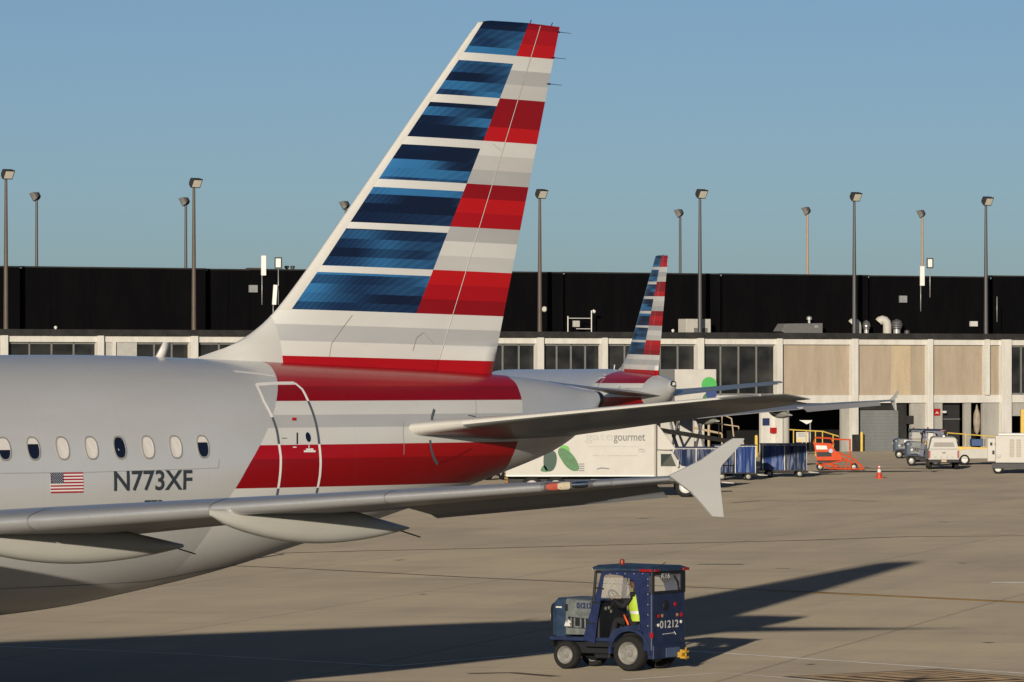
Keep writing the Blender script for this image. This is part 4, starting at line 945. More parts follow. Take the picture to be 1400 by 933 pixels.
    # fenders
    for s in (1,-1):
        b=MB(); R0,R1=.40,.46; A=[R(a) for a in range(-5,186,10)]
        b.loft([[( -.02+R1*math.cos(a),s*.36,.36+R1*math.sin(a)),(-.02+R1*math.cos(a),s*.64,.36+R1*math.sin(a)),(-.02+R0*math.cos(a),s*.64,.36+R0*math.sin(a)),(-.02+R0*math.cos(a),s*.36,.36+R0*math.sin(a))] for a in A]); b.build('fender',M_TBLU,r)
        MB().prism([(x,s*.60,z) for x,z in ((-.51,.80),(-.51,1.1),(-.36,1.1),(-.28,.90),(.10,.85),(.36,.78),(.45,.60),(.45,.50),(.40,.44),(.34,.62),(.18,.77),(-.02,.82),(-.25,.78),(-.40,.62),(-.42,.5),(-.51,.5))],(0,-s*.03,0)).build('side_panel',M_TBLU,r)
        wheel(r,0,s*.52,.345,.345,.24,s); wheel(r,1.42,s*.50,.272,.272,.20,s)
    # cab: pillars, roof, dash, seat, wheel
    b=MB()
    for s in (1,-1):
        b.tube([(.93,s*.58,.62),(.80,s*.58,1.25),(.74,s*.58,1.88)],.028,8); b.tube([(-.33,s*.60,1.0),(-.33,s*.60,1.88)],.024,8); b.tube([(-.49,s*.59,1.45),(-.49,s*.59,1.88)],.028,8)
        b.tube([(.74,s*.58,1.87),(-.49,s*.59,1.87)],.028,8)
    b.tube([(.80,-.58,1.28),(.80,.58,1.28)],.025,8); b.build('cab_frame',M_TDK,r)
    rf=MB().loft([[(x,y,z0+.01) for x,y,z0 in ((.76,-.66,1.90),(-.56,-.66,1.88),(-.56,.66,1.88),(.76,.66,1.90))],[(.77,-.67,1.955),(-.57,-.67,1.935),(-.57,.67,1.935),(.77,.67,1.955)],[(.70,-.55,2.0),(-.45,-.55,1.985),(-.45,.55,1.985),(.70,.55,2.0)]],smooth=False).build('cab_roof',M_TBLU2,r)
    for x,y,dx,dy in ((-.40,.665,.26,.03),(-.575,.55,.03,.18),(-.575,-.55,.03,.22)): MB().box((x,y,1.915),(dx,dy,.05),bev=.005).build('marker_strip',M_TAIL,rf)
    MB().box((.765,.55,1.93),(.03,.2,.04)).build('marker_strip',M_WHT,rf)
    MB().lathe([(0,.06),(.02,.065),(.025,.05),(.09,.045),(.11,.01)],(.45,.1,1.995),(0,0,1),14).build('beacon',mat('beacon_red',(.25,.03,.015),.4),rf)
    MB().tube([(-.35,.15,1.98),(-.45,.15,2.0),(-.52,.12,2.06)],.007,5).build('aerial',M_RUB,rf)
    MB().ab((.70,-.52,.55),(.86,.52,1.26),.03).build('dashboard',M_TDK,r)
    for y_,z_ in ((.3,1.16),(.18,1.17),(.1,1.1)): MB().lathe([(0,.035),(.01,.035)],(.698,y_,z_),(-1,0,0),12).build('gauge',mat('gauge_grey',(.25,.25,.22),.4),r)
    MB().ab((-.28,-.3,.55),(.30,.42,.78),.04).build('seat',M_RUB,r); MB().box((-.26,.06,1.05),(.10,.5,.52),ry=-.12,bev=.04).build('backrest',M_RUB,r)
    sw=empty_none=None
    b=MB(); ring=[Vector((.60+.19*math.cos(a)*.5,.10+.19*math.sin(a),1.34+.19*math.cos(a)*.86)) for a in [k*2*PI/24 for k in range(25)]]
    b.tube(ring,.014,6,False); b.tube([(.60,.10,1.34),(.78,.10,1.05)],.02,6)
    for a in (0,2.1,4.2): b.tube([(.60,.10,1.34),ring[int(a/(2*PI)*24)]],.009,5)
    b.build('steering_wheel',M_RUB,r)
    # vinyl weather curtains
    def vinyl(pxs,y,name='side_curtain',m=M_VINYL,par=r,d=.012): return MB().prism([(T(u,v,y)[0],y,T(u,v,y)[1]) for u,v in pxs],(0,-d,0)).build(name,m,par)
    c1=vinyl([(822,783),(826,784),(821,820),(817,846),(813,880),(797,874),(805,843),(812,822),(818,800)],.64)
    for k,(u,v) in enumerate(((819.5,804),(815,823.5),(809,852))): vinyl([(u-7,v-1.2),(u+6,v+.3),(u+6,v+2.4),(u-7,v+.9)],.646,'strap',M_RUB,c1,.008)
    c2=vinyl([(822,780.5),(888,783.5),(888,874),(884.5,874),(878,862),(872.5,835),(869,812),(866,795),(858,790),(848,787),(836,785.5),(828,786),(822,791)],.638)
    b=MB()
    for k in range(5):
        u,v=(873+2.3*k,793+(k%2)*3); b.tube([(T(u,v,.64)[0],.645,T(u,v,.64)[1]),(T(u+3,865,.64)[0],.650,T(u+3,865,.64)[1])],.010,5)
    b.build('curtain_fold',M_VINYL,c2)
    for v in (791,800,812,826,840,855): vinyl([(885,v),(886.2,v),(886.2,v+1.4),(885,v+1.4)],.650,'snap',M_GALV,c2,.004)
    for u in (833,843,854,866,878): vinyl([(u,784),(u+1.2,784),(u+1.2,785.2),(u,785.2)],.648,'snap',M_GALV,c2,.004)
    MB().poly([(T(u,v,.625)[0],.625,T(u,v,.625)[1]) for u,v in ((823,790),(857,790),(862,818),(820,818))]).build('clear_window',M_CLR,r)
    for pp in (((829,801),(837,792)),((831,803),(840,794)),((838,805),(842,800))): MB().tube([(T(u,v,.63)[0],.632,T(u,v,.63)[1]) for u,v in pp],.004,4).build('vinyl_crease',M_WHT,r)
    MB().tube([(.84,-.55,1.25),(.76,-.55,1.85)],.03,6).build('windscreen_post',M_TDK,r)
    # far side curtain
    MB().prism([(x,-.63,z) for x,z in ((.74,1.86),(-.45,1.86),(-.45,1.45),(-.1,1.45),(-.05,1.62),(.05,1.74),(.4,1.77),(.66,1.72))],(0,.012,0)).build('side_curtain',M_VINYL,r)
    # rear window wall
    b=MB(); b.ab((-.535,-.60,1.47),(-.505,.60,1.52)); b.ab((-.535,-.60,1.83),(-.505,.60,1.88)); b.ab((-.535,.56,1.521),(-.505,.60,1.829)); b.ab((-.535,-.60,1.521),(-.505,-.44,1.829)); rw=b.build('rear_window',M_TDK,r)
    MB().poly([(-.515,-.44,1.52),(-.515,.56,1.52),(-.515,.56,1.83),(-.515,-.44,1.83)]).build('clear_window',M_CLR,rw)
    y0,z0=rear(903,790); y1,_=rear(914.5,790); lettering('unit_code','K16',.10,y0-y1,lambda a,b_:Vector((-.541,y0-a,z0-.02+b_)),M_WHT,rw,.02)
    MB().tube([(-.53,-.18,1.80),(-.53,-.30,1.68),(-.53,-.36,1.53)],.018,5).build('window_strap',M_TDK,rw)
    # rear face details
    def rr(u,v,rad,name,m,x=-.525): y,z=rear(u,v,x); return MB().lathe([(0,rad),(.02,rad*.95),(.025,rad*.3)],(x,y,z),(-1,0,0),14).build(name,m,rb)
    for u,v,rad,m in ((922.5,826,.045,M_TAIL),(900,842.5,.04,M_TAIL),(931,840.5,.05,M_TAIL),(905,842,.035,M_AMB),(925.5,840.5,.035,M_AMB)): rr(u,v,rad,'tail_lamp',m)
    for u,v in ((899.5,855),(930.5,850)): rr(u,v,.032,'reflector',M_WHT)
    for u,v in ((910,828),): y,z=rear(u,v); MB().lathe([(0,.10),(.012,.09),(.013,.01)],(-.525,y,z),(-1,0,0),18).build('filler_cap',M_TDK,rb)
    y,z=rear(891,869); MB().box((-.50,.625,z),(.09,.02,.10)).build('side_reflector',M_TAIL,rb)
    y0,z0=rear(901.5,859.5); y1,_=rear(927,858); lettering('number','01212',.145,y0-y1,lambda a,b_:Vector((-.528,y0-a,z0+b_)),M_WHT,rb,.02)
    ya,za=rear(905.5,867.2); yb,zb_=rear(922,865.2); MB().tube([(-.53,ya,za),(-.53,yb,zb_)],.008,5).tube([(-.53,yb+.02,zb_+.02),(-.53,yb-.03,zb_-.03)],.010,5).build('logo_stroke',M_WHT,rb)
    # tow hitch
    b=MB(); y,z=rear(932,895,-.62); b.ab((-.66,y-.07,z-.07),(-.62,y+.07,z+.10)); b.ab((-.74,y-.07,z+.04),(-.66,y+.07,z+.08)); b.ab((-.74,y-.07,z-.07),(-.66,y+.07,z-.03)); b.tube([(-.71,y,z-.09),(-.71,y,z+.14)],.016,6); b.ab((-.62,y-.05,z-.05),(-.546,y+.05,z+.05)); b.build('tow_hitch',M_HOOK,r)
    b=MB(); b.tube([(-.71,y,z+.14),(-.68,y-.02,z+.24),(-.58,y,z+.30)],.008,5); b.build('hitch_cable',M_TDK,r)
    return r
M_TXB=mat('number_dark_blue',(.015,.022,.09),.5)
tug=make_tug(); tag(tug,'blue baggage tractor with grey hood crossing the apron in the foreground, number 01212','baggage tractor','blue baggage tractors')

# ---------- driver ----------
def skinned(name, nodes, edges, m, parent=None, sub=2):
    me=bpy.data.meshes.new(name); me.from_pydata([n[0] for n in nodes],edges,[]); o=bpy.data.objects.new(name,me); C.objects.link(o)
    sk=o.modifiers.new('s','SKIN'); 
    for i,nn in enumerate(nodes):
        rr=nn[1]; me.skin_vertices[0].data[i].radius=(rr,rr) if not isinstance(rr,tuple) else rr
    me.skin_vertices[0].data[0].use_root=True; sb=o.modifiers.new('u','SUBSURF'); sb.levels=sub; sb.render_levels=sub
    dg=bpy.context.evaluated_depsgraph_get(); m2=bpy.data.meshes.new_from_object(o.evaluated_get(dg)); bpy.data.objects.remove(o)
    for p in m2.polygons: p.use_smooth=True
    m2.materials.clear()
    for q in (m if isinstance(m,list) else [m]): m2.materials.append(q)
    o=bpy.data.objects.new(name,m2); C.objects.link(o); o.parent=parent; return o
M_CLOTH=mat('dark_work_clothes',(.014,.015,.020),.85); M_SKIN=mat('skin',(.16,.085,.055),.5,var=.05); M_HIVIS=mat('hi_vis_yellow',(.42,.58,.04),.6,var=.08); M_SILVR=mat('reflective_tape',(.62,.64,.62),.35); M_HAIR=mat('dark_cap',(.012,.012,.014),.7); M_ORG=mat('orange_baton',(.85,.12,.02),.4)
dr_=empty('driver',tuple(Vector((2.53,97.3,0))+Vector((math.cos(TG)*.09,math.sin(TG)*.09,.78))),TG,'driver in yellow hi-vis vest holding the steering wheel of the blue tractor','person')
def D(x,y,z): return (x,y,z-.78)
N=[(D(.0,.08,.90),.15),(D(.0,.08,1.05),.145),(D(.03,.08,1.22),.16),(D(.05,.08,1.38),.15),(D(.06,.08,1.50),.07),(D(.08,.08,1.56),.055),
   (D(.05,.25,1.42),.075),(D(.20,.34,1.20),.055),(D(.46,.26,1.33),.038),(D(.05,-.09,1.42),.075),(D(.20,-.17,1.20),.055),(D(.46,-.06,1.33),.038),
   (D(.06,.19,.88),.105),(D(.42,.22,.95),.075),(D(.50,.22,.68),.055),(D(.54,.22,.58),.045),(D(.66,.22,.565),.035),
   (D(.06,-.03,.88),.105),(D(.42,-.06,.95),.075),(D(.50,-.06,.68),.055),(D(.54,-.06,.58),.045),(D(.66,-.06,.565),.035)]
E=[(0,1),(1,2),(2,3),(3,4),(4,5),(3,6),(6,7),(7,8),(3,9),(9,10),(10,11),(0,12),(12,13),(13,14),(14,15),(15,16),(0,17),(17,18),(18,19),(19,20),(20,21)]
body=skinned('body',N,E,M_CLOTH,dr_)
# head: lofted, with brow, nose, chin
hr=[]
prof=[(-.115,.035,.030,.02),(-.10,.050,.045,.018),(-.075,.066,.056,.012),(-.045,.078,.066,.006),(-.015,.085,.071,.0),(.02,.090,.074,-.004),(.05,.088,.074,-.008),(.08,.075,.064,-.010),(.10,.052,.045,-.010),(.112,.02,.018,-.010)]
for dz,rx,ry2,ox in prof:
    ringp=[]
    for k in range(20):
        a=k*2*PI/20; nose=.022*max(0,math.cos(a))**14*(1 if -.05<dz<.01 else .2); brow=.006*max(0,math.cos(a))**3*(1 if .0<dz<.03 else 0)
        ringp.append(Vector(D(.10+ox+rx*math.cos(a)+nose+brow,.08+ry2*math.sin(a),1.665+dz)))
    hr.append(ringp)
head=MB().loft(hr).build('head',M_SKIN,dr_)
for s in (1,-1):
    MB().lathe([(0,.014),(.006,.012),(.008,.002)],D(.178,.08+s*.028,1.675),(1,0,0),8).build('eye',M_HAIR,head); MB().lathe([(-.008,.01),(0,.026),(.008,.018)],D(.09,.08+s*.076,1.66),(0,s,0),10).build('ear',M_SKIN,head)
MB().box(D(.172,.08,1.615),(.012,.042,.008)).build('mouth',mat('lip',(.11,.04,.035),.5),head)
cap=[]
for dz,rx,ox in ((.035,.098,-.006),(.06,.096,-.008),(.09,.082,-.010),(.11,.06,-.010),(.125,.02,-.01)): cap.append([Vector(D(.10+ox+rx*math.cos(a),.08+rx*.84*math.sin(a),1.665+dz)) for a in [k*2*PI/20 for k in range(20)]])
MB().loft(cap).prism([D(.16,.03,1.70),D(.235,.05,1.695),D(.235,.11,1.695),D(.16,.13,1.70)],(0,0,.008)).build('cap',M_HAIR,dr_)
# vest hugging the torso
vr=[]
for x,z,hx,hy in ((.0,.93,.15,.185),(.0,1.05,.15,.185),(.03,1.2,.165,.195),(.045,1.34,.158,.205),(.055,1.44,.125,.175),(.06,1.50,.085,.11)):
    vr.append([Vector(D(x+hx*math.cos(a),.08+hy*math.copysign(abs(math.sin(a))**.8,math.sin(a)),z)) for a in [k*2*PI/24 for k in range(24)]])
vest=MB().loft(vr,cap=False).build('vest',M_HIVIS,dr_)
tb=[]
for z,x,hx,hy in ((1.07,.0,.155,.190),(1.12,.012,.160,.193)): tb.append([Vector(D(x+hx*math.cos(a),.08+hy*math.copysign(abs(math.sin(a))**.8,math.sin(a)),z)) for a in [k*2*PI/24 for k in range(24)]])
MB().loft(tb,cap=False).build('reflective_band',M_SILVR,vest)
MB().tube([D(.20,.30,1.05),D(.08,.33,.86)],.018,8).build('baton',M_ORG,dr_)
for y0_,sd_ in ((.26,1),(-.06,-1)):
    hn=[(D(.46,y0_,1.33),.030),(D(.50,y0_-.005*sd_,1.355),.036),(D(.54,y0_-.01*sd_,1.375),.034)]; he=[(0,1),(1,2)]
    for q,(dy,ln) in enumerate(((-.028,.055),(-.010,.065),(.010,.062),(.027,.05))):
        i=len(hn); hn+= [(D(.555,y0_+dy,1.385),.010),(D(.555+ln*.6,y0_+dy,1.395),.009),(D(.56+ln*.75,y0_+dy,1.37),.008)]; he+=[(2,i),(i,i+1),(i+1,i+2)]
    i=len(hn); hn+=[(D(.52,y0_-.035*sd_,1.36),.012),(D(.555,y0_-.052*sd_,1.35),.009)]; he+=[(1,i),(i,i+1)]
    skinned('hand',hn,he,M_SKIN,dr_,1)

def place(o,u,v,rz):
    p=gnd(u,v); o.location=(p.x,p.y,o.location.z); o.rotation_euler=(0,0,rz); return o
tug2=place(copy_tree(tug,None,('number','unit_code')),1279,637,R(176)); tug2.scale=(1.05,1.05,1.14); tag(tug2,'dark blue tractor parked at the left side of the white pickup','baggage tractor')
tug3=place(copy_tree(tug,None,('number','unit_code')),1252,627,R(176)); tug3.location.x+=.3; tag(tug3,'blue and grey tractor farthest back in front of the grey roller door','baggage tractor')

# ---------- catering truck ----------
M_TRW=mat('truck_white',(.53,.51,.465),.5,var=.10,vs=1.5); M_LEAF=mat('leaf_green',(.06,.20,.07),.5,var=.5,vs=2.5); M_LEAFD=mat('leaf_dark_green',(.012,.06,.04),.5,var=.4,vs=2); M_GRYTX=mat('grey_lettering',(.16,.17,.17),.5); M_LGTX=mat('pale_grey_lettering',(.42,.42,.40),.5)
M_GLS=glass_dark('cab_glass',(.02,.03,.03),.08)
def catering(loc,rz,label,lift=0.0,fleet=True):
    r=empty('catering_truck',loc,rz,label,'catering truck','catering trucks')   # local x forward, y left
    bx=MB().ab((-6.9,-1.2,.95+lift),(0,1.2,3.38+lift),.03).build('cargo_box',M_TRW,r)
    b=MB(); b.ab((-6.88,-1.215,.95+lift),(-.02,1.215,1.02+lift)); b.build('box_rail',M_GALV,bx)
    b=MB(); b.ab((-.08,-1.22,.96+lift),(.012,-1.10,3.385+lift)); b.ab((-.08,1.10,.96+lift),(.012,1.22,3.385+lift)); b.build('corner_trim',mat('trim_grey',(.30,.29,.26),.5),bx)
    MB().ab((-6.8,-.45,.62),(.6,.45,.90)).build('chassis',M_TDK,r)
    if lift:
        b=MB()
        for s in (1,-1): b.tube([(-5.8,s*.8,.9),(-1.8,s*.8,.95+lift)],.08,4); b.tube([(-1.8,s*.7,.9),(-5.8,s*.7,.95+lift)],.08,4)
        b.build('scissor_lift',M_GALV,r)
    cab=MB().loft([[(x,y,z) for x,y,z in ((.05,-1.0,.62),(.05,1.0,.62),(.05,1.05,2.15),(.05,-1.05,2.15))],[(x,y,z) for x,y,z in ((.75,-1.0,.62),(.75,1.0,.62),(.75,.98,2.12),(.75,-.98,2.12))],[(x,y,z) for x,y,z in ((1.15,-1.0,.62),(1.15,1.0,.62),(1.15,.95,1.45),(1.15,-.95,1.45))],[(x,y,z) for x,y,z in ((2.15,-.88,.6),(2.15,.88,.6),(2.15,.8,1.22),(2.15,-.8,1.22))]],smooth=False).build('cab',M_TRW,r,bev=.04)
    MB().prism([(.06,-.95,2.17),(.95,-.95,2.17),(.10,-.95,3.30),(.06,-.95,3.30)],(0,1.9,0)).build('wind_deflector',M_TRW,r,bev=.03)
    for s in (1,-1):
        MB().prism([(.22,s*1.052,1.42),(.93,s*1.03,1.42),(.72,s*1.03,1.98),(.22,s*1.052,1.98)],(0,s*.012,0)).build('side_window',M_GLS,cab)
        MB().tube([(.72,s*1.06,1.95),(.98,s*1.05,1.35)],.022,5).build('window_trim',M_WHT,cab); MB().box((1.0,s*1.25,1.55),(.06,.14,.34),bev=.02).build('mirror',M_WHT,cab)
        MB().box((1.5,s*.93,1.12),(.14,.04,.09)).build('side_lamp',M_AMB,cab)
        for x in (1.35,-4.6,-5.7): wheel(r,x,s*.95,.48,.48,.28,s,.6,M_WHT)
        MB().box((-2.4,s*.85,.6),(1.2,.4,.45),bev=.03).build('fuel_tank',M_GALV,r)
    MB().prism([(.78,-.85,2.04),(.78,.85,2.04),(1.15,.85,1.48),(1.15,-.85,1.48)],(.03,0,.02)).build('windscreen',M_GLS,cab)
    return r,bx
Yt=F*CAMZ/(680-513.); xt=(897-700)/F*Yt
ct,cbox=catering((xt,Yt+1.2,0),0,'white catering truck with green leaves and a wordmark behind the wing tip')
yy=-1.2
def SP(u,v,e=.006): Y=Yt; return ((u-897)/F*Y, yy-e, CAMZ-(v-513)/F*Y)
def boxtext(txt,u0,u1,vb,vt,m,bold=0): 
    a=SP(u0,vb); c_=SP(u1,vt); lettering('wordmark',txt,c_[2]-a[2],c_[0]-a[0],lambda p,q:Vector((a[0]+p,yy-.008,a[2]+q)),m,cbox,bold)
boxtext('gate',800,838,606,593.5,M_LGTX,0); boxtext('gourmet',839,882,606.5,593.8,M_GRYTX,.012)
MB().ab(SP(806,611.2),(SP(874,610.4)[0],yy-.002,SP(874,610.4)[2])).build('underline',M_LGTX,cbox)
for i,(a,c_) in enumerate(((810,819),(822,826),(831,852),(854,872))): MB().ab(SP(a,624),(SP(c_,622.5)[0],yy-.002,SP(c_,622.5)[2])).build('small_print',M_LGTX,cbox)
MB().tube([SP(873,615),SP(876,614),SP(880,615.5),SP(881,619),SP(877,617.5),SP(873,618)],.02,5).build('small_mark',M_LGTX,cbox)
def leaf(pts,m,z=.007):
    n=len(pts); sm=[]
    for i in range(n):
        a,b_,c_,d_=pts[i-1],pts[i],pts[(i+1)%n],pts[(i+2)%n]
        for k in range(4):
            q=k/4; sm.append(tuple(.5*(2*b_[j]+(c_[j]-a[j])*q+(2*a[j]-5*b_[j]+4*c_[j]-d_[j])*q*q+(3*b_[j]-a[j]-3*c_[j]+d_[j])*q**3) for j in (0,1)))
    P=[SP(u,v,z) for u,v in sm]; MB().prism(P,(0,-.003,0)).build('leaf',m,cbox)
leaf([(764,614),(770,612),(778,617),(786,626),(791,636),(791,643),(783,644),(774,638),(767,628),(763,620)],M_LEAF); leaf([(745,618),(752,614),(760,620),(761,632),(757,642),(750,645),(744,640),(743,628)],M_LEAFD)
leaf([(765,613),(770,609),(777,611),(779,618),(772,613.5)],mat('leaf_light_green',(.12,.42,.06),.5),.011); leaf([(739,644),(744,636),(749,645)],M_LEAF)
b=MB()
for v_ in (634,637,640,643): b.ab(SP(791.5,v_+1.4),(SP(799,v_)[0],yy-.002,SP(799,v_)[2]))
b.build('vent_slats',M_GRYTX,cbox)
MB().tube([SP(816,641.5),SP(822,640),SP(833,641)],.03,5).build('grab_handle',M_GALV,cbox)
# second catering truck, box raised, seen from behind beyond the distant tail
Y2=292.; ct2,cb2=catering(((907-700)/F*Y2+1,Y2+7,0),R(97),'white catering truck with its box raised behind the distant tail cone',2.55)
xo=(926-700)/F*Y2
for rad,m_,dx,dz,e in ((.44,mat('bright_green',(.06,.42,.08),.5),0,5.05,.01),(.32,mat('logo_blue',(.02,.05,.2),.5),.12,4.55,.016),(.33,M_LEAF,-.05,4.25,.012)):
    o=MB().lathe([(0,rad),(.01,rad)],(0,0,0),(-1,0,0),20).build('round_mark',m_,cb2); o.location=(-6.9-e,-.78-dx*1.0,dz)

# ---------- baggage carts ----------
def curtain_mat(n,c): 
    t=NT(n); v=t.co(); f=t.noise(t.mapp(v,(5,5,.4)),1.4,4,.6); c=tuple(q*.62 for q in c); t.setp(t.mix(1.0,c,t.ramp(f,[(.3,(.6,.6,.65)),(.7,(1.25,1.25,1.25))]),'MULTIPLY'),.5,0,0,.4); return t.m
M_CUR1=curtain_mat('cart_curtain_blue',(.03,.075,.26)); M_CUR2=curtain_mat('cart_curtain_navy',(.020,.040,.105))
def cart(u,v,rz,Lc,H,label,ms,nc=2,cat='baggage cart'):
    p=gnd(u,v); r=empty('baggage_cart',(p.x,p.y+.6,0),rz,label,cat,'baggage carts')
    MB().ab((-Lc/2,-.7,.36),(Lc/2,.7,.46)).build('deck',M_TDK,r); MB().ab((-Lc/2-.04,-.76,H-.06),(Lc/2+.04,.76,H),.02).build('roof',M_TBLU,r)
    b=MB()
    for x in (-Lc/2+.03,0,Lc/2-.03):
        for y in (-.7,.7): b.tube([(x,y,.4),(x,y,H-.05)],.03,5)
    for y in (-.7,.7): b.tube([(-Lc/2+.03,y,H-.1),(Lc/2-.03,y,H-.1)],.03,5)
    for x in (-Lc/2+.03,Lc/2-.03): b.tube([(x,-.7,H-.1),(x,.7,H-.1)],.03,5)
    b.build('frame',M_WHT,r)
    for k in range(nc):
        x0=-Lc/2+.06+k*(Lc/nc); x1=x0+Lc/nc-.1
        for s in (-1,1):
            rows=[]
            for j in range(6):
                z=.42+(H-.52)*j/5; rows.append([(x0+(x1-x0)*i/24, s*(.74+.11*mnoise.noise((i*.42+k*7+u*.3,j*.22,s*3.0))), z) for i in range(25)])
            MB().grid(rows).build('curtain',ms[k%len(ms)],r)
    MB().ab((-Lc/2+.0,-.68,.47),(-Lc/2+.03,.68,H-.07)).build('end_panel',M_TBLU,r)
    for x in (-Lc/2+.4,Lc/2-.4):
        for s in (-1,1): wheel(r,x,s*.55,.2,.2,.12,s)
    MB().tube([(Lc/2,0,.3),(Lc/2+.7,0,.25)],.03,6).build('drawbar',M_WHT,r)
    return r
cart(1072,653,R(2),2.45,1.86,'blue two-curtain baggage cart standing left of the orange loader',[M_CUR1,M_CUR2])
cart(1004,657,R(4),2.2,1.9,'blue baggage cart half hidden behind the upturned wing fence',[M_CUR2,M_CUR1])
cart(953,668,R(-4),2.3,2.05,'dark blue baggage cart between the catering cab and the wing fence',[M_CUR2]); 
cart(975,650,R(5),2.6,1.55,'low navy cart farthest back under the beige loader belt',[M_CUR2],1)
# ---------- belt loaders ----------
def belt_loader(u,v,rz,mb,mbelt,label,slope=.22,z0=1.0,Lb=5.0,box=None):
    p=gnd(u,v); r=empty('belt_loader',(p.x,p.y+.8,0),rz,label,'belt loader','belt loaders')
    MB().prism([(-1.9,-.8,.4),(1.9,-.8,.4),(1.9,-.8,.85),(1.2,-.8,1.0),(-1.2,-.8,1.0),(-1.9,-.8,.8)],(0,1.6,0)).build('body',mb,r,bev=.03)
    b=MB(); x0,x1=-Lb/2,Lb/2; za,zb2=z0,z0+Lb*slope
    for s in (-1,1): b.loft([[(x0,s*.5-.05,za),(x0,s*.5+.05,za),(x0,s*.5+.05,za+.22),(x0,s*.5-.05,za+.22)],[(x1,s*.5-.05,zb2),(x1,s*.5+.05,zb2),(x1,s*.5+.05,zb2+.22),(x1,s*.5-.05,zb2+.22)]],smooth=False)
    b.build('belt_frame',mbelt,r)
    MB().loft([[(x0,-.44,za+.1),(x0,.44,za+.1),(x0,.44,za+.15),(x0,-.44,za+.15)],[(x1,-.44,zb2+.1),(x1,.44,zb2+.1),(x1,.44,zb2+.15),(x1,-.44,zb2+.15)]],smooth=False).build('belt',M_RUB,r)
    b=MB()
    for k in range(5):
        x=x0+.4+(Lb-.8)*k/4; z=za+(x-x0)*slope; b.tube([(x,-.56,z+.2),(x,-.56,z+1.0)],.03,5)
    b.tube([(x0+.4,-.56,za+1.05),(x1-.4,-.56,zb2+.85)],.035,5); b.build('handrail',mbelt,r)
    b=MB(); b.tube([(.9,-.35,.9),(1.4,-.35,z0+3.9*slope)],.06,6); b.tube([(.9,.35,.9),(1.4,.35,z0+3.9*slope)],.06,6); b.build('lift_strut',M_GALV,r)
    for x in (-1.25,1.25):
        for s in (-1,1): wheel(r,x,s*.7,.34,.34,.22,s,.6,M_WHT)
    if box: MB().ab((-.75,-.45,z0+.22),(.1,.4,z0+.66),.03).build('engine_cover',box,r)
    return r
M_BEIGE=mat('beige_steel',(.52,.40,.26),.6); M_YELP=mat('safety_yellow',(.72,.50,.10),.5)
belt_loader(955,652,R(172),M_TBLU,M_BEIGE,'dark belt loader with beige belt frame behind the catering cab',.16,1.7,5.2)
belt_loader(1345,636,R(3),M_TRW,M_YELP,'white belt loader with yellow rails between pickup and power unit',-.03,.95,5.4,mat('cover_blue',(.03,.08,.22),.5))
# beige steel gate frame standing at the dark bay
p=gnd(985,628); r=empty('boarding_frame',(p.x,p.y,0),R(10),'beige tubular frame standing in front of the dark terminal bay','frame')
b=MB(); b.tube([(-.8,0,0),(-.8,0,3.1),(.1,0,3.1),(.1,0,1.7),(-1.9,0,2.1)],.09,6); b.build('tube_frame',M_BEIGE,r); MB().tube([(.1,0,3.0),(.75,0,2.7),(.9,0,1.5)],.05,6).build('brace',M_BEIGE,r); MB().tube([(.1,0,0),(.1,0,1.7)],.06,6).build('post',M_BEIGE,r)
# ---------- orange loader ----------
M_ORNG=mat('orange_paint',(.66,.075,.012),.7,var=.15,vs=3)
p=gnd(1146,643.7); r=empty('orange_loader',(p.x,p.y+.6,0),R(-3),'bright orange wheeled lifting frame with a sloping arm beside the traffic cone','loader')
sx_=p.y/F
def OP(u,v,y): return ((u-1146)*sx_, y, (647-v)*sx_)
for y in (-.6,.5):
    MB().prism([OP(u,v,y) for u,v in ((1113,609),(1137,610),(1143,620),(1152,627),(1150,633),(1118,633))],(0,.06,0)).build('side_panel',M_ORNG,r)
    b=MB()
    for pp in (((1113,610),(1115,602),(1137,603),(1141,612)),((1117,637),(1133,644),(1180,645),(1168,631)),((1168,631),(1182,644)),((1146,622),(1170,632)),((1150,629),(1168,637)),((1163,604),(1163,630)),((1133,637),(1146,645)),((1166,633),(1162,645)),((1157,645),(1158,630)),((1140,604),(1163,605),(1163,618)),((1122,640),(1160,632)),((1126,637),(1150,641))): b.tube([OP(u,v,y+.03) for u,v in pp],.045,6)
    b.build('side_frame',M_ORNG,r)
b=MB()
for u,v in ((1115,602),(1137,603),(1180,645),(1133,644),(1157,645),(1163,605)): b.tube([OP(u,v,-.58),OP(u,v,.5)],.04,6)
b.build('cross_bars',M_ORNG,r)
MB().prism([OP(u,v,-.61) for u,v in ((1116,612.5),(1131,613),(1132,618),(1117,618))],(0,-.01,0)).build('white_stripe',M_WHT,r); MB().prism([OP(u,v,-.61) for u,v in ((1117,621.5),(1137,621.5),(1138,627.5),(1118,628))],(0,-.008,0)).build('dark_slot',M_TDK,r)
q=OP(1136.5,620,-.61); MB().lathe([(0,.13),(.02,.12)],q,(0,-1,0),18).build('round_emblem',mat('emblem_pale_blue',(.35,.45,.6),.4),r)
b=MB(); b.ab(OP(1118,636,-.45),(OP(1150,628,.4)[0],.4,OP(1150,628,.4)[2]-.02)); b.build('engine_block',M_TDK,r)
for u in (1122,1168):
    for y in (-.5,.45): wheel(r,(u-1146)*sx_,y,.22,.22,.16,1 if y>0 else -1)
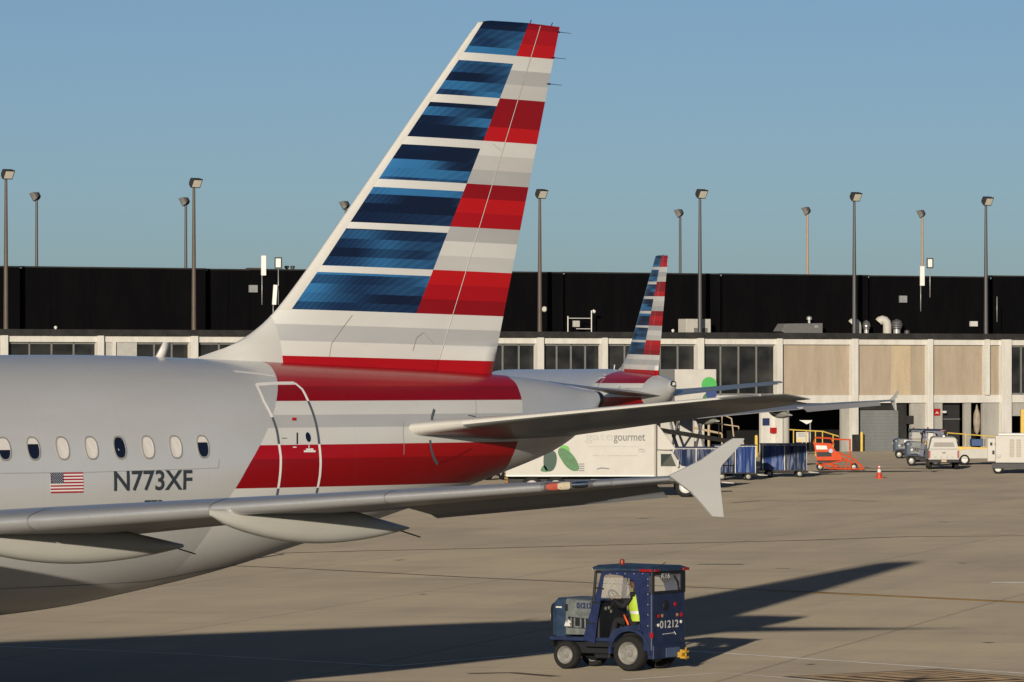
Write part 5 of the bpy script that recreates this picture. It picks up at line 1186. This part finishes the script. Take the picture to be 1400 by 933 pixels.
# ---------- bollards, railing, signs, cone ----------
for u,v_,h,lb in ((1178,617.5,1.45,'yellow bollard at the left side of the grey roller door'),(1034,625,1.5,'yellow bollard beside the white pier behind the blue carts')):
    p=gnd(u,v_); o=MB().lathe([(0,.11),(h-.06,.11),(h,.05)],(0,0,0),(0,0,1),12).build('bollard',M_YELP); o.location=(p.x,p.y,0); tag(o,lb,'bollard')
p=gnd(1110,624); r=empty('yellow_railing',(p.x,p.y,0),R(12),'long yellow handrail sloping down behind the orange loader','railing')
s2=p.y/F; b=MB(); pts=[(1078,587.5),(1102,589),(1125,590),(1148,597)]; b.tube([((u-1110)*s2,0,(624-v)*s2) for u,v in pts],.045,6)
for u,v in ((1084,588),(1102,589),(1115,589.5),(1125,590),(1140,595)): b.tube([((u-1110)*s2,0,0),((u-1110)*s2,0,(624-v)*s2)],.04,5)
b.build('rails',M_YELP,r)
p=gnd(1097,622); r=empty('notice_board',(p.x,p.y,0),0,'white notice board with yellow patch above the blue cart roof','sign')
s2=p.y/F; MB().ab((-8.5*s2,-.04,17*s2),(8.5*s2,.04,31*s2),.01).build('board',M_TRW,r); MB().tube([(0,.08,0),(0,.08,30*s2)],.05,6).build('post',M_GALV,r)
MB().ab((-7*s2,-.05,18*s2),(-1*s2,-.041,22*s2)).build('yellow_patch',M_YELP,r)
for k in range(3): MB().ab((-6*s2,-.05,(25+1.8*k)*s2),((5-k)*s2,-.041,(25.7+1.8*k)*s2)).build('text_line',M_GRYTX,r)
p=gnd(1097,621); r=empty('work_lamp',(p.x+.3,p.y+1,0),0,'white flat lamp on a thin pole above the notice board','lamp'); s2=p.y/F
MB().tube([(6*s2,0,0),(6*s2,0,43*s2)],.05,6).build('pole',M_GALV,r); MB().prism([(-9*s2,0,46*s2),(9*s2,0,46*s2),(7*s2,0,43*s2),(1*s2,0,40.5*s2),(-3*s2,0,43*s2)],(0,.3,0)).build('lamp_head',M_WHT,r)
p=gnd(1202,654.5); r=empty('traffic_cone',(p.x,p.y,0),0,'orange traffic cone with white collar alone on the apron','cone')
MB().ab((-.22,-.22,0),(.22,.22,.04),.01).build('base',M_ORNGR,r) if 'M_ORNGR' in globals() else MB().ab((-.22,-.22,0),(.22,.22,.04),.01).build('base',M_ORNG,r)
cn=MB().lathe([(.04,.17),(.74,.035),(.75,.01)],(0,0,0),(0,0,1),20).build('cone_body',mat('cone_orange',(.62,.05,.02),.5),r); MB().lathe([(.34,.118),(.52,.084)],(0,0,0),(0,0,1),20,False).build('collar',M_WHT,cn); MB().lathe([(.60,.069),(.68,.054)],(0,0,0),(0,0,1),20,False).build('collar',M_WHT,cn)
# ---------- white pickup with cap ----------
p=gnd(1291,642.5); r=empty('pickup_truck',(p.x,p.y+.3,0),R(87.5),'white pickup with a camper cap, seen from behind, dark step bumper','pickup truck')
bd=MB().prism([(x,-.9,z) for x,z in ((0,.55),(5.3,.55),(5.4,.95),(4.2,1.18),(3.5,1.72),(2.3,1.76),(2.1,1.22),(0,1.22))],(0,1.8,0)).build('body',M_TRW,r,bev=.05)
capb=MB().loft([[(-.0,-.86,1.23),(-.0,.86,1.23),(2.1,.86,1.23),(2.1,-.86,1.23)],[(.12,-.70,1.86),(.12,.70,1.86),(2.1,.72,1.9),(2.1,-.72,1.9)],[(.22,-.55,1.93),(.22,.55,1.93),(2.1,.6,1.97),(2.1,-.6,1.97)]],smooth=False).build('cap',M_TRW,r)
MB().prism([(-.012,-.64,1.36),(-.012,.64,1.36),(.05,.56,1.62),(.05,-.56,1.62)],(-.008,0,0)).build('cap_window',mat('cap_glass',(.30,.28,.25),.3),capb)
tgp=MB().ab((-.02,-.78,.62),(-.001,.78,1.16),.01).build('tailgate',M_TRW,r); MB().box((-.03,0,1.0),(.02,.2,.08)).build('latch',M_GRYTX,tgp)
for q in range(4): MB().box((-.03,-.51+.34*q,.74),(.012,.14,.09)).build('tailgate_mark',M_LGTX,tgp)
for s in (1,-1): MB().ab((-.03,s*.80,.70),(.05,s*.905,1.12),.01).build('tail_light',M_TAIL,r); MB().tube([(.5,s*.9,1.0),(.5,s*.9,1.01)],.01,4).build('side_marker',M_TAIL,r)
MB().ab((-.18,-.9,.42),(.02,.9,.60),.02).build('bumper',M_TDK,r); MB().box((-.19,0,.52),(.01,.3,.13)).build('licence_plate',M_BEIGE,r); MB().box((.3,0,1.98),(.25,.12,.10)).build('lamp_bracket',M_GALV,r)
for x in (1.0,4.4):
    for s in (1,-1): wheel(r,x,s*.78,.36,.36,.24,s)
# ---------- ground power unit ----------
p=gnd(1356,648); r=empty('power_unit',(p.x,p.y,0),R(-6),'large cream ground power unit with louvres at the right edge','power unit')
bdy=MB().ab((.2,0,.62),(4.4,1.8,2.18),.04).build('housing',M_TRW,r); MB().ab((.0,-.05,.30),(4.5,1.85,.60),.02).build('skirt',mat('dark_grey_skirt',(.05,.052,.055),.6),r)
MB().ab((-.25,.05,.70),(.199,1.7,2.02),.03).build('front_cabinet',M_TRW,r); MB().ab((.35,.1,2.18),(4.2,1.7,2.30),.03).build('roof_cover',M_WHT,r)
for x in (1.0,1.38,1.9,2.3):
    f=MB().ab((x,-.012,.95),(x+.26,-.001,1.95)).build('louvre',mat('louvre_tan',(.40,.37,.30),.6),bdy)
    b=MB()
    for k in range(9): b.ab((x+.02,-.03,1.0+k*.105),(x+.24,-.013,1.03+k*.105))
    b.build('slats',M_TRW,f)
for x,z,dx,dz in ((-.1,1.6,.13,.18),(.02,1.1,.13,.22),(.16,1.62,.06,.10)): MB().ab((x,.03,z),(x+dx,.049,z+dz)).build('gauge_panel',M_TDK,r)
MB().box((.35,-.06,1.0),(.25,.1,.2),rx=.5,bev=.02).build('towel_bracket',M_WHT,r)
for x in (.35,3.6):
    for s,y in ((-1,.12),(1,1.65)): wheel(r,x,y,.30,.30,.2,s,.62,M_WHT)
# yellow gantry at the right edge
p=gnd(1405,618.5); r=empty('yellow_gantry',(p.x,p.y-1,0),R(8),'yellow steel gantry frame at the right edge before the dark opening','gantry')
b=MB(); 
for x in (-.5,1.6): b.ab((x-.13,-.1,0),(x+.13,.1,2.85))
b.ab((-.63,-.11,2.80),(1.73,.11,3.1)); b.ab((-.45,-.08,2.3),(1.55,.08,2.5)); b.build('frame',M_YELP,r)
# tow bar laid across the tractors
p=gnd(1248,634); o=MB().tube([(-.7,0,0),(.3,0,-.06)],.13,12).build('tow_boom',M_WHT); o.location=(p.x,p.y-1.6,1.42); tag(o,'white boom with yellow end lying across the parked blue tractors','boom')
MB().tube([(.30,0,-.06),(.95,0,-.10)],.17,12).build('boom_end',M_YELP,o)
# pallets behind the tail cone
M_WOOD=mat('pallet_wood',(.36,.20,.09),.8,var=.35,vs=6)
p=gnd(712,668); r=empty('pallet_stack',(p.x,p.y,0),R(4),'stack of brown wooden pallets below the foreground tail cone','pallets')
for k in range(6):
    b=MB()
    for j in range(7): b.ab((-.75+.22*j,-.5,.10+k*.15),(-.60+.22*j,.5,.12+k*.15))
    for y in (-.46,0,.42): b.ab((-.78,y,.0+k*.15),(.74,y+.08,.098+k*.15))
    b.build('pallet',M_WOOD,r)
# ---------- floodlight mast near the photographer: its shadow crosses the apron ----------
